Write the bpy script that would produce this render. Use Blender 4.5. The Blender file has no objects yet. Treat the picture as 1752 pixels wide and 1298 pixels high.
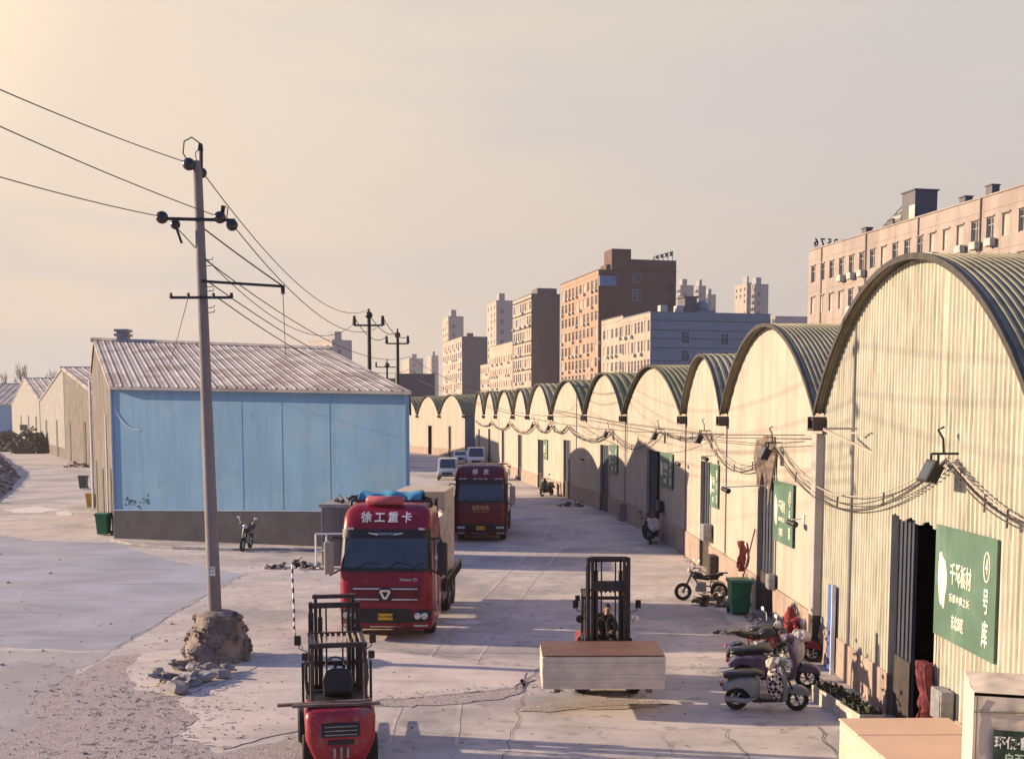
import bpy, math, random
from mathutils import Vector, Matrix, noise
R = math.radians
random.seed(7)
SC = bpy.context.scene
COL = SC.collection
# ------------------------------------------------------------------ camera
F, PITCH, CH = 2000.0, R(5), 6.0
cam = bpy.data.objects.new('camera', bpy.data.cameras.new('camera')); COL.objects.link(cam)
cam.location = (0, 0, CH); cam.rotation_euler = (R(90) - PITCH, 0, 0)
cam.data.sensor_width = 36; cam.data.lens = F / 1752 * 36
cam.data.shift_y = (885 - 649) / 1752
cam.data.clip_start = .1; cam.data.clip_end = 9000
SC.camera = cam
# ------------------------------------------------------------------ sky, sun
SUN_EL = R(16); SUN_H = Vector((-.985, .17, 0)).normalized()
SUN_DIR = Vector((SUN_H.x * math.cos(SUN_EL), SUN_H.y * math.cos(SUN_EL), math.sin(SUN_EL)))
sun = bpy.data.objects.new('sun', bpy.data.lights.new('sun', 'SUN')); COL.objects.link(sun)
sun.data.energy = 5.0; sun.data.angle = R(.6); sun.data.color = (1, .785, .55)
sun.rotation_euler = SUN_DIR.to_track_quat('Z', 'Y').to_euler()
SC.view_settings.view_transform = 'Standard'; SC.view_settings.look = 'None'
SC.view_settings.exposure = 0.92; SC.view_settings.gamma = 1
W = bpy.data.worlds.new('World'); SC.world = W; W.use_nodes = True
def build_world():
    nt = W.node_tree; N = nt.nodes; L = nt.links; N.clear()
    out = N.new('ShaderNodeOutputWorld'); bg = N.new('ShaderNodeBackground'); L.new(bg.outputs[0], out.inputs[0])
    sky = N.new('ShaderNodeTexSky'); sky.sky_type = 'NISHITA'; sky.sun_disc = False
    sky.sun_elevation = SUN_EL; sky.sun_rotation = math.atan2(SUN_H.x, SUN_H.y); sky.dust_density = 3; sky.air_density = 1.3
    tc = N.new('ShaderNodeTexCoord'); sep = N.new('ShaderNodeSeparateXYZ'); L.new(tc.outputs['Generated'], sep.inputs[0])
    def mr(src, a, b, c=0, d=1, sm=True):
        n = N.new('ShaderNodeMapRange'); n.interpolation_type = 'SMOOTHSTEP' if sm else 'LINEAR'
        n.inputs[1].default_value = a; n.inputs[2].default_value = b; n.inputs[3].default_value = c; n.inputs[4].default_value = d
        L.new(src, n.inputs[0]); return n.outputs[0]
    def mix(f, a, b):
        n = N.new('ShaderNodeMix'); n.data_type = 'RGBA'
        if hasattr(f, 'links'): L.new(f, n.inputs[0])
        else: n.inputs[0].default_value = f
        for s, i in ((a, 6), (b, 7)):
            if hasattr(s, 'links'): L.new(s, n.inputs[i])
            else: n.inputs[i].default_value = (*s, 1)
        return n.outputs[2]
    K = 10.0
    def c(r, g, b): return (r * K, g * K, b * K)
    dot = N.new('ShaderNodeVectorMath'); dot.operation = 'DOT_PRODUCT'; L.new(tc.outputs['Generated'], dot.inputs[0])
    g_ = Vector((-.62, .66, .42)).normalized(); dot.inputs[1].default_value = g_
    side = sep.outputs[0]
    low = mix(mr(side, -.45, .45), c(.42, .345, .28), c(.325, .295, .278))       # near the horizon
    mid = mix(mr(side, -.45, .45), c(.455, .385, .31), c(.35, .328, .302))
    vis = mix(mr(sep.outputs[2], 0.02, .30), low, mid)
    vis = mix(mr(dot.outputs[1], .90, 1.0), vis, c(.72, .56, .37))
    # thin streaky cloud
    mp = N.new('ShaderNodeMapping'); L.new(tc.outputs['Generated'], mp.inputs[0]); mp.inputs['Scale'].default_value = (1.2, 1.2, 6); mp.inputs['Rotation'].default_value = (0, R(14), 0)
    nz = N.new('ShaderNodeTexNoise'); L.new(mp.outputs[0], nz.inputs[0]); nz.inputs['Scale'].default_value = 2.2; nz.inputs['Detail'].default_value = 6
    vis = mix(mr(nz.outputs[0], .42, .66, 0, .6), vis, c(.33, .31, .315))
    nis = mix(.75, sky.outputs[0], c(.035, .095, .35))
    back = mix(mr(sep.outputs[1], -.6, .25), c(.095, .145, .31), vis)
    fin = mix(mr(sep.outputs[2], .42, .72), back, nis)
    L.new(fin, bg.inputs[0]); bg.inputs[1].default_value = 1.0 / K
build_world()
# ------------------------------------------------------------------ pixel -> place
CP, SP = math.cos(PITCH), math.sin(PITCH)
def ray(px, py):
    xc = (px - 876) / F; yc = (885 - py) / F
    return Vector((xc, CP + yc * SP, -SP + yc * CP))
def g(px, py, z=0):
    d = ray(px, py); t = (z - CH) / d.z; return Vector((d.x * t, d.y * t, z))
def at(px, py, Y):
    d = ray(px, py); t = Y / d.y; return Vector((d.x * t, Y, CH + d.z * t))
def zat(py, X, Y):                                   # height seen at row py above the spot X, Y
    return at(876, py, Y).z
def along(P, u, px):                                 # distance along u from P that lands on column px
    k = (px - 876) / F; D = P.y * CP - (P.z - CH) * SP
    return (k * D - P.x) / (u.x - k * u.y * CP)
# ------------------------------------------------------------------ materials
MATS = {}
def mat(name, col, rough=.7, metal=0, var=.18, scale=1.5, bump=0., bscale=30, streak=None, dirt=None, dscale=.6, dth=.55, spec=.4, coat=0, trans=0, speck=None, sweep=None):
    if name in MATS: return MATS[name]
    m = bpy.data.materials.new(name); m.use_nodes = True; nt = m.node_tree; N = nt.nodes; L = nt.links
    b = N['Principled BSDF']; b.inputs['Roughness'].default_value = rough; b.inputs['Metallic'].default_value = metal
    b.inputs['Specular IOR Level'].default_value = spec; b.inputs['Coat Weight'].default_value = coat
    tc = N.new('ShaderNodeTexCoord'); src = tc.outputs['Object']
    def nz(s, d=5, vec=src, r=.55):
        n = N.new('ShaderNodeTexNoise'); n.inputs['Scale'].default_value = s; n.inputs['Detail'].default_value = d; n.inputs['Roughness'].default_value = r; L.new(vec, n.inputs[0]); return n.outputs[0]
    def mix(f, a, bb, mode='MIX'):
        n = N.new('ShaderNodeMix'); n.data_type = 'RGBA'; n.blend_type = mode
        if hasattr(f, 'links'): L.new(f, n.inputs[0])
        else: n.inputs[0].default_value = f
        for s, i in ((a, 6), (bb, 7)):
            if hasattr(s, 'links'): L.new(s, n.inputs[i])
            else: n.inputs[i].default_value = (*s, 1)
        return n.outputs[2]
    def mr(s, a, bb, c=0, d=1):
        n = N.new('ShaderNodeMapRange'); n.interpolation_type = 'SMOOTHSTEP'
        for i, v in enumerate((a, bb, c, d)): n.inputs[i + 1].default_value = v
        L.new(s, n.inputs[0]); return n.outputs[0]
    lo = tuple(max(0, c * (1 - var)) for c in col); hi = tuple(min(1, c * (1 + var)) for c in col)
    c = mix(mr(nz(scale, 8), .32, .68), lo, hi)
    if streak:                                        # vertical run-off marks
        sc_, scol, amt = streak
        mp = N.new('ShaderNodeMapping'); L.new(src, mp.inputs[0]); mp.inputs['Scale'].default_value = (sc_, sc_, sc_ * .07)
        c = mix(mr(nz(1, 7, mp.outputs[0], .7), .44, .68, 0, amt), c, scol)
    if sweep:                                         # drag marks along x
        mp = N.new('ShaderNodeMapping'); L.new(src, mp.inputs[0]); mp.inputs['Scale'].default_value = (.22, 1.5, 1); mp.inputs['Rotation'].default_value = (0, 0, .12)
        c = mix(mr(nz(1.1, 8, mp.outputs[0], .7), .50, .68, 0, sweep[1]), c, sweep[0]); c = mix(mr(nz(2.3, 9, src, .75), .52, .7, 0, sweep[1] * .6), c, sweep[0])
    if dirt: c = mix(mr(nz(dscale, 9, src, .65), dth, dth + .14, 0, dirt[1]), c, dirt[0])
    if speck: c = mix(mr(nz(speck[0], 3), speck[3], speck[3] + .06, 0, speck[2]), c, speck[1])
    L.new(c, b.inputs['Base Color'])
    L.new(mr(nz(scale * 3, 4), .3, .7, max(0, rough - .1), min(1, rough + .1)), b.inputs['Roughness'])
    if bump:
        bp = N.new('ShaderNodeBump'); bp.inputs['Strength'].default_value = bump; bp.inputs['Distance'].default_value = .02
        L.new(nz(bscale, 8, src, .65), bp.inputs['Height']); L.new(bp.outputs[0], b.inputs['Normal'])
    MATS[name] = m; return m
def cell_mat(name, c1, c2, scale, rough=.9, bump=.8):   # voronoi stones / gravel
    m = bpy.data.materials.new(name); m.use_nodes = True; nt = m.node_tree; N = nt.nodes; L = nt.links; b = N['Principled BSDF']
    b.inputs['Roughness'].default_value = rough
    tc = N.new('ShaderNodeTexCoord')
    vo = N.new('ShaderNodeTexVoronoi'); vo.inputs['Scale'].default_value = scale; L.new(tc.outputs['Object'], vo.inputs['Vector'])
    nz = N.new('ShaderNodeTexNoise'); nz.inputs['Scale'].default_value = scale * .12; nz.inputs['Detail'].default_value = 8; L.new(tc.outputs['Object'], nz.inputs[0])
    ad = N.new('ShaderNodeMath'); ad.operation = 'MULTIPLY_ADD'; sp = N.new('ShaderNodeSeparateColor'); L.new(vo.outputs['Color'], sp.inputs[0])
    L.new(sp.outputs[0], ad.inputs[0]); ad.inputs[1].default_value = .55; L.new(nz.outputs[0], ad.inputs[2])
    mr = N.new('ShaderNodeMapRange'); mr.inputs[1].default_value = .35; mr.inputs[2].default_value = 1.1; L.new(ad.outputs[0], mr.inputs[0])
    mx = N.new('ShaderNodeMix'); mx.data_type = 'RGBA'; L.new(mr.outputs[0], mx.inputs[0]); mx.inputs[6].default_value = (*c1, 1); mx.inputs[7].default_value = (*c2, 1)
    L.new(mx.outputs[2], b.inputs['Base Color'])
    bp = N.new('ShaderNodeBump'); bp.inputs['Strength'].default_value = bump; bp.inputs['Distance'].default_value = .05; bp.invert = True
    L.new(vo.outputs['Distance'], bp.inputs['Height']); L.new(bp.outputs[0], b.inputs['Normal']); return m
# ------------------------------------------------------------------ mesh builder
class MB:
    def __init__(s): s.v = []; s.f = []; s.mi = []; s.k = 0; s.M = Matrix.Identity(4)
    def add(s, vs, fs):
        o = len(s.v); s.v += [s.M @ Vector(p) for p in vs]; s.f += [tuple(i + o for i in q) for q in fs]; s.mi += [s.k] * len(fs); return s
    def box(s, x0, x1, y0, y1, z0, z1):
        vs = [(x, y, z) for x in (x0, x1) for y in (y0, y1) for z in (z0, z1)]
        return s.add(vs, [(0, 1, 3, 2), (4, 6, 7, 5), (0, 4, 5, 1), (2, 3, 7, 6), (0, 2, 6, 4), (1, 5, 7, 3)])
    def cbox(s, c, d, rz=0, rx=0, ry=0):
        M0 = s.M; s.M = s.M @ Matrix.Translation(Vector(c)) @ Matrix.Rotation(rz, 4, 'Z') @ Matrix.Rotation(rx, 4, 'X') @ Matrix.Rotation(ry, 4, 'Y')
        s.box(-d[0] / 2, d[0] / 2, -d[1] / 2, d[1] / 2, -d[2] / 2, d[2] / 2); s.M = M0; return s
    def bar(s, a, b, w, h=None):                      # square bar between two points
        a = Vector(a); b = Vector(b); d = b - a; h = h or w; M0 = s.M
        q = d.to_track_quat('Y', 'Z').to_matrix().to_4x4(); s.M = s.M @ Matrix.Translation(a) @ q
        s.box(-w / 2, w / 2, 0, d.length, -h / 2, h / 2); s.M = M0; return s
    def tube(s, pts, r, n=8, close=False):
        pts = [Vector(p) for p in pts]; m = len(pts); rs = r if isinstance(r, (list, tuple)) else [r] * m
        t = (pts[1] - pts[0]).normalized(); a = Vector((0, 0, 1)) if abs(t.z) < .9 else Vector((1, 0, 0)); nrm = t.cross(a).normalized(); vs = []
        for i, p in enumerate(pts):
            t = (pts[min(i + 1, m - 1)] - pts[max(i - 1, 0)])
            if close: t = pts[(i + 1) % m] - pts[i - 1]
            t.normalize(); nrm = (nrm - t * nrm.dot(t)).normalized(); bn = t.cross(nrm)
            for j in range(n):
                an = 2 * math.pi * j / n; vs.append(p + (nrm * math.cos(an) + bn * math.sin(an)) * rs[i])
        fs = [(i * n + j, i * n + (j + 1) % n, (i + 1) * n + (j + 1) % n, (i + 1) * n + j) for i in range(m - 1) for j in range(n)]
        if close: fs += [((m - 1) * n + j, (m - 1) * n + (j + 1) % n, (j + 1) % n, j) for j in range(n)]
        else: fs += [tuple(range(n - 1, -1, -1)), tuple((m - 1) * n + j for j in range(n))]
        return s.add(vs, fs)
    def lathe(s, prof, n=20, M=None, ring=False):                 # prof of (radius, height), about local z
        vs = []; m = len(prof)
        for r_, z in prof:
            for j in range(n): an = 2 * math.pi * j / n; vs.append((r_ * math.cos(an), r_ * math.sin(an), z))
        fs = [(i * n + j, i * n + (j + 1) % n, (i + 1) * n + (j + 1) % n, (i + 1) * n + j) for i in range(m - 1) for j in range(n)]
        fs += [((m - 1) * n + j, (m - 1) * n + (j + 1) % n, (j + 1) % n, j) for j in range(n)] if ring else [tuple(range(n - 1, -1, -1)), tuple((m - 1) * n + j for j in range(n))]
        M0 = s.M
        if M is not None: s.M = s.M @ M
        s.add(vs, fs); s.M = M0; return s
    def ball(s, c, r, n=12, m=8, M=None):
        r = r if isinstance(r, (tuple, list)) else (r, r, r); vs = []; c = Vector(c)
        for i in range(m + 1):
            th = math.pi * (i + .02 * (i == 0) - .02 * (i == m)) / m
            for j in range(n):
                an = 2 * math.pi * j / n; p = Vector((r[0] * math.sin(th) * math.cos(an), r[1] * math.sin(th) * math.sin(an), r[2] * math.cos(th)))
                if M is not None: p = M @ p
                vs.append(c + p)
        fs = [(i * n + j, (i + 1) * n + j, (i + 1) * n + (j + 1) % n, i * n + (j + 1) % n) for i in range(m) for j in range(n)]
        return s.add(vs, fs)
    def prism(s, poly, a, b, plane='XZ', taper=0.):   # polygon extruded from a to b; taper insets both faces
        def p3(p, t): return {'XZ': (p[0], t, p[1]), 'YZ': (t, p[0], p[1]), 'XY': (p[0], p[1], t)}[plane]
        n = len(poly); cx = sum(p[0] for p in poly) / n; cy = sum(p[1] for p in poly) / n
        if taper:
            ins = [(p[0] + (cx - p[0]) * taper, p[1] + (cy - p[1]) * taper) for p in poly]; e = (b - a) * .22
            lv = [(ins, a), (poly, a + e), (poly, b - e), (ins, b)]
        else: lv = [(poly, a), (poly, b)]
        vs = [p3(p, t) for pl, t in lv for p in pl]; m = len(lv)
        fs = [(i * n + j, i * n + (j + 1) % n, (i + 1) * n + (j + 1) % n, (i + 1) * n + j) for i in range(m - 1) for j in range(n)]
        fs += [tuple(range(n - 1, -1, -1)), tuple((m - 1) * n + j for j in range(n))]
        return s.add(vs, fs)
    def grid(s, fn, nu, nv):
        vs = [fn(i / nu, j / nv) for i in range(nu + 1) for j in range(nv + 1)]
        return s.add(vs, [(i * (nv + 1) + j, (i + 1) * (nv + 1) + j, (i + 1) * (nv + 1) + j + 1, i * (nv + 1) + j + 1) for i in range(nu) for j in range(nv)])
    def wheel(s, c, r, w, axis='X', rim=.6):
        A = Matrix.Translation(Vector(c)) @ (Matrix.Rotation(R(90), 4, 'Y') if axis == 'X' else Matrix.Rotation(R(90), 4, 'X'))
        return s.lathe([(r * rim, -w * .42), (r * .9, -w / 2), (r * .985, -w * .38), (r, -w * .2), (r, w * .2), (r * .985, w * .38), (r * .9, w / 2), (r * rim, w * .42)], 26, A, True)
    def rimm(s, c, r, w, axis='X'):
        A = Matrix.Translation(Vector(c)) @ (Matrix.Rotation(R(90), 4, 'Y') if axis == 'X' else Matrix.Rotation(R(90), 4, 'X'))
        return s.lathe([(r * .25, -w * .5), (r * .3, -w * .44), (r * .5, -w * .28), (r * .9, -w * .36), (r, -w * .46), (r, w * .46), (r * .9, w * .36), (r * .5, w * .28), (r * .3, w * .44), (r * .25, w * .5)], 20, A)
    def rock(s, c, r, seed, flat=.6, n=10, m=7):
        rr = random.Random(seed); ph = Vector((rr.random() * 50, rr.random() * 50, rr.random() * 50)); rz = Matrix.Rotation(rr.random() * 6, 3, 'Z'); c = Vector(c); sx = rr.uniform(.75, 1.3)
        vs = []
        for i in range(m + 1):
            th = math.pi * (i + .03 * (i == 0) - .03 * (i == m)) / m
            for j in range(n):
                an = 2 * math.pi * j / n; d = Vector((math.sin(th) * math.cos(an), math.sin(th) * math.sin(an), math.cos(th)))
                k = 1 + .55 * noise.cell(d * 1.7 + ph) - .25 + .3 * noise.noise(d * 2 + ph)
                vs.append(c + rz @ Vector((d.x * r * k * sx, d.y * r * k, d.z * r * k * flat)))
        return s.add(vs, [(i * n + j, (i + 1) * n + j, (i + 1) * n + (j + 1) % n, i * n + (j + 1) % n) for i in range(m) for j in range(n)])
    def build(s, name, m, parent=None, bev=0, smooth=None):
        me = bpy.data.meshes.new(name); me.from_pydata([tuple(p) for p in s.v], [], s.f)
        ms = m if isinstance(m, (list, tuple)) else [m]
        for q in ms: me.materials.append(q)
        me.polygons.foreach_set('material_index', s.mi)
        me.update()
        if smooth is not None:
            me.shade_smooth(); me.set_sharp_from_angle(angle=R(smooth))
        o = bpy.data.objects.new(name, me); COL.objects.link(o); o.parent = parent
        if bev:
            md = o.modifiers.new('bevel', 'BEVEL'); md.width = bev; md.segments = 2; md.limit_method = 'ANGLE'; md.angle_limit = R(40)
        return o
def tag(o, label=None, cat=None, group=None, kind=None):
    if label: o['label'] = label
    if cat: o['category'] = cat
    if group: o['group'] = group
    if kind: o['kind'] = kind
    return o
def thing(name, loc, rz, label, cat, group=None):
    o = bpy.data.objects.new(name, None); COL.objects.link(o); o.location = loc; o.rotation_euler = (0, 0, rz); o.empty_display_size = .3
    return tag(o, label, cat, group)
KIDS = {}
def copy_tree(o, parent=None):
    c = o.copy(); COL.objects.link(c); c.parent = parent
    for ch in [q for q in COL.objects if q.parent == o]: copy_tree(ch, c)
    return c
def text(body, size, name, m, parent, M, ext=.004, bold=0., sx=1., spacing=1.):
    cu = bpy.data.curves.new('tmp', 'FONT'); cu.body = body; cu.size = size; cu.align_x = 'CENTER'; cu.align_y = 'CENTER'; cu.extrude = ext; cu.offset = bold; cu.resolution_u = 3; cu.space_character = spacing
    o = bpy.data.objects.new('tmp', cu); COL.objects.link(o)
    dg = bpy.context.evaluated_depsgraph_get(); me = bpy.data.meshes.new_from_object(o.evaluated_get(dg)); bpy.data.objects.remove(o); bpy.data.curves.remove(cu)
    me.name = name; me.materials.clear(); me.materials.append(m); me.transform(M @ Matrix.Diagonal((sx, 1, 1, 1)))
    q = bpy.data.objects.new(name, me); COL.objects.link(q); q.parent = parent; return q
def face_front(x, y, z, tilt=0):                       # text reading frame facing local -Y
    return Matrix.Translation((x, y, z)) @ Matrix.Rotation(R(90) + tilt, 4, 'X')
def sag(a, b, d, n=14):
    a = Vector(a); b = Vector(b); return [a.lerp(b, i / n) - Vector((0, 0, d * 4 * (i / n) * (1 - i / n))) for i in range(n + 1)]
# palette
dark = mat('dark_steel', (.018, .018, .02), .45, .2, .3, 4)
black = mat('black_plastic', (.012, .012, .014), .4, 0, .2, 6)
rubber = mat('tyre_rubber', (.018, .017, .017), .85, 0, .3, 8, dirt=((.12, .10, .085), .5), dscale=4)
glass = mat('window_glass', (.02, .03, .045), .06, 0, .2, 2, spec=.9)
chrome = mat('bright_metal', (.62, .60, .56), .22, .85, .1, 5)
galv = mat('grey_metal', (.26, .26, .27), .5, .3, .2, 5, dirt=((.12, .07, .04), .5), dscale=3)
white = mat('white_paint', (.75, .73, .68), .5, 0, .08, 3)
conc = mat('old_concrete', (.30, .28, .265), .9, 0, .2, 1.6, .4, 25, streak=(3, (.13, .115, .10), .5))
woodp = mat('plywood_edge', (.52, .42, .32), .75, 0, .12, 6)
# ------------------------------------------------------------------ ground
def jag(pts, amp=.25, n=8, seed=1):                    # ragged outline between ground points
    out = []
    for i, a in enumerate(pts):
        b = pts[(i + 1) % len(pts)]; d = b - a; q = Vector((-d.y, d.x, 0)).normalized()
        for k in range(n):
            t = k / n; p = a.lerp(b, t); j = noise.noise(Vector((p.x * 1.3 + seed, p.y * 1.3, seed))) + .5 * noise.noise(Vector((p.x * 4, p.y * 4, seed)))
            out.append(p + q * amp * j * (1 if 0 < k else .3))
    return out
def sheet(name, pts, z, m, label=None):
    b = MB(); b.add([(p.x, p.y, z) for p in pts], [tuple(range(len(pts)))]); o = b.build(name, m)
    return tag(o, kind='structure')
m_ground = mat('road_concrete', (.51, .445, .395), .85, 0, .12, .5, .35, 14, dirt=((.26, .24, .235), .75), dscale=.16, dth=.47, speck=(2.2, (.25, .225, .21), .55, .58), sweep=((.34, .30, .28), .7))
m_asph = mat('smooth_asphalt', (.345, .345, .375), .75, 0, .15, .3, .2, 18, sweep=((.21, .20, .205), .6), dirt=((.38, .35, .33), .5), dscale=.35, dth=.52)
m_pale = mat('pale_slab', (.56, .48, .42), .85, 0, .10, .6, .3, 16, dirt=((.33, .29, .26), .5), dscale=.9, dth=.56, sweep=((.31, .26, .225), .6))
m_dirt = cell_mat('broken_gravel', (.25, .205, .19), (.42, .36, .33), 30, .95, .25)
b = MB(); S = 4000; b.add([(-S, -60, 0), (S, -60, 0), (S, 6000, 0), (-S, 6000, 0)], [(0, 1, 2, 3)]); tag(b.build('ground', m_ground), kind='structure')
gp = lambda L: [g(x, y) for x, y in L]
sheet('asphalt_lane', jag(gp([(-60, 905), (60, 925), (190, 928), (300, 960), (415, 982), (345, 1022), (190, 1112), (40, 1108), (-80, 1100)]), .3, 10, 3), .004, m_asph)
sheet('asphalt_lane', jag(gp([(-40, 1112), (190, 1114), (130, 1150), (60, 1190), (70, 1235), (20, 1262), (-60, 1270)]), .2, 8, 9), .004, mat('worn_asphalt', (.36, .335, .325), .8, 0, .15, .4, .3, 18))
sheet('dirt_patch', jag(gp([(190, 1122), (320, 1112), (330, 1140), (345, 1195), (330, 1225), (290, 1262), (375, 1288), (560, 1250), (640, 1292), (620, 1330), (-60, 1330), (-60, 1262), (20, 1258), (60, 1235), (56, 1200), (110, 1165)]), .28, 10, 5), .008, m_dirt)
sheet('pale_slab', jag(gp([(300, 1198), (420, 1160), (500, 1118), (660, 1112), (900, 1150), (880, 1180), (660, 1198), (540, 1240), (380, 1282), (300, 1256), (345, 1230)]), .22, 10, 11), .012, m_pale)
sheet('pale_slab', jag(gp([(240, 1118), (330, 1108), (420, 1108), (440, 1140), (380, 1168), (300, 1190), (232, 1180), (215, 1150)]), .2, 8, 21), .010, m_pale)
sheet('gravel_strip', jag(gp([(640, 1200), (880, 1176), (905, 1160), (910, 1172), (885, 1188), (700, 1212)]), .3, 10, 8), .0128, m_dirt)
sheet('gravel_strip', jag(gp([(880, 1208), (1090, 1196), (1160, 1204), (1060, 1214), (900, 1216)]), .25, 10, 18), .0128, m_dirt)
sheet('wall_verge', jag(gp([(1175, 948), (1205, 965), (1250, 1010), (1290, 1050), (1330, 1100), (1400, 1170), (1500, 1240), (1440, 1240), (1370, 1205), (1280, 1100), (1240, 1050), (1200, 1000)]), .15, 8, 31), .006, m_pale)
m_dark_line = mat('crack_and_shadow_fill', (.12, .105, .10), .95, 0, .3, 6)
def ground_line(pts, w=.03, seed=0, amp=.18):
    w *= .55
    P = gp(pts); L = []
    for a, b_ in zip(P, P[1:]):
        n = max(3, int((b_ - a).length / .25))
        for k in range(n):
            p = a.lerp(b_, k / n); q = Vector((-(b_ - a).y, (b_ - a).x, 0)).normalized(); L.append(p + q * amp * noise.noise(Vector((p.x * 1.7, p.y * 1.7, seed))))
    L.append(P[-1]); b = MB(); vs = []; 
    for i, p in enumerate(L):
        d = (L[min(i + 1, len(L) - 1)] - L[max(0, i - 1)]); q = Vector((-d.y, d.x, 0)).normalized() * w * (.6 + .6 * abs(noise.noise(Vector((i * .6, seed, 0)))))
        vs += [(p.x + q.x, p.y + q.y, .0138), (p.x - q.x, p.y - q.y, .0138)]
    b.add(vs, [(2 * i, 2 * i + 1, 2 * i + 3, 2 * i + 2) for i in range(len(L) - 1)])
    tag(b.build('crack_and_shadow_line', m_dark_line), kind='structure')
for i, (c, w) in enumerate([([(190, 1112), (345, 1022), (420, 982), (540, 968)], .03), ([(640, 1200), (880, 1178), (925, 1142)], .035), ([(862, 1298), (905, 1160)], .02), ([(640, 1108), (760, 1122), (922, 1142)], .02),  # last strip here is the pole's cast shadow drawn as a line
        ([(1200, 962), (1230, 985), (1180, 992), (1195, 1010), (1235, 1022)], .02), ([(1170, 958), (1215, 975), (1245, 1000)], .02), ([(1245, 1248), (1275, 1305)], .02), ([(1392, 1243), (1440, 1300)], .03), ([(1150, 1248), (1392, 1243)], .012),
        ([(800, 1005), (850, 1008)], .02), ([(870, 1010), (915, 1009)], .02), ([(1145, 1160), (1260, 1165)], .02), ([(1150, 1070), (1300, 1075)], .012), ([(0, 1030), (140, 1044), (330, 1012)], .012), ([(30, 1130), (110, 1142)], .012), ([(60, 960), (200, 976)], .014),
        ([(700, 1250), (860, 1262)], .012), ([(950, 1240), (1130, 1252), (1150, 1290)], .012), ([(420, 1040), (560, 1052)], .01), ([(380, 1088), (500, 1092)], .012), ([(820, 905), (960, 915), (1090, 908)], .015), ([(905, 870), (1010, 882)], .012), ([(1010, 940), (1110, 930)], .012), ([(80, 830), (170, 836)], .03)]):
    ground_line(c, w, i * 3.1)
m_mark = mat('tyre_mark', (.45, .39, .35), .8, 0, .2, 2)
def track(pts, w=.2):
    P = gp(pts)
    for o in (-.62, .62):
        b = MB(); vs = []; n = 60
        for k in range(n + 1):
            t = k / n * (len(P) - 1); i = min(int(t), len(P) - 2); f = t - i; p0 = P[max(i - 1, 0)]; p1 = P[i]; p2 = P[i + 1]; p3 = P[min(i + 2, len(P) - 1)]
            p = .5 * ((2 * p1) + (p2 - p0) * f + (2 * p0 - 5 * p1 + 4 * p2 - p3) * f * f + (3 * p1 - p0 - 3 * p2 + p3) * f ** 3); d = (p2 - p1).normalized(); q = Vector((-d.y, d.x, 0))
            ww = w * (.35 + .9 * abs(noise.noise(Vector((k * .33, o, len(pts)))))) * min(1, k / 5, (n - k) / 5)
            vs += [p + q * (o + ww / 2 + .02 * noise.noise(p * 4)), p + q * (o - ww / 2)]
        b.add([(v.x, v.y, .0048) for v in vs], [(2 * k, 2 * k + 1, 2 * k + 3, 2 * k + 2) for k in range(n)]); tag(b.build('tyre_mark', m_mark), kind='structure')
track([(720, 1290), (760, 1150), (870, 1010), (960, 900), (930, 850)]); 
m_spill = mat('spilled_plaster', (.62, .58, .53), .9, 0, .1, 4)
for k, pp in enumerate(([(10, 872), (60, 866), (105, 872), (70, 878), (25, 878)], [(95, 876), (118, 873), (122, 882), (100, 884)], [(750, 1062), (800, 1060), (830, 1066), (780, 1068)])):
    sheet('spilled_plaster', jag(gp(pp), .35, 5, 40 + k), .012, m_spill)
# loose grit and litter: nobody could count it
b = MB(); rr = random.Random(3)
for k in range(520):
    px = rr.choice([rr.uniform(0, 520), rr.uniform(0, 340), rr.uniform(640, 1400)]); py = rr.uniform(930, 1298) if px < 600 else rr.uniform(960, 1298)
    if 300 > px > 20 and rr.random() < .6: py = rr.uniform(1130, 1298)
    p = g(px, py)
    if p.x > 7.2: continue
    b.rock((p.x, p.y, .02), rr.uniform(.008, .03) * (3 if rr.random() < .04 else 1), k, .5, 6, 4)
for k in range(420):                                   # along the foot of the right-hand wall
    px = rr.uniform(1150, 1480); py = 950 + (px - 1175) * .96 + rr.uniform(-12, 12); p = g(px, py); b.rock((min(p.x, 7.35), p.y, .02), rr.uniform(.015, .07), k + 2000, .5, 6, 4)
for k in range(150):
    p = g(rr.uniform(60, 420), rr.uniform(1130, 1298)); a = rr.random() * 6.3; L_ = rr.uniform(.06, .25); b.tube([(p.x, p.y, .022), (p.x + L_ * math.cos(a), p.y + L_ * math.sin(a), .03)], .006, 4)
for k in range(500):
    px = 300 + rr.gauss(0, 90); py = 1200 + rr.gauss(0, 45); p = g(px, min(py, 1298)); b.rock((p.x, p.y, .014), rr.uniform(.006, .03), k + 5000, .5, 6, 4)
for k in range(300):
    t = rr.random(); px = 640 + t * 500; py = 1203 - 25 * math.sin(t * 3.1) + rr.gauss(0, 5); p = g(px, py); b.rock((p.x, p.y, .014), rr.uniform(.006, .028), k + 7000, .5, 6, 4)
tag(b.build('loose_gravel', mat('grit', (.22, .19, .17), .95, 0, .5, 9)), 'scattered grit and small stones over the yard surface', 'gravel', kind='stuff')
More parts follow.
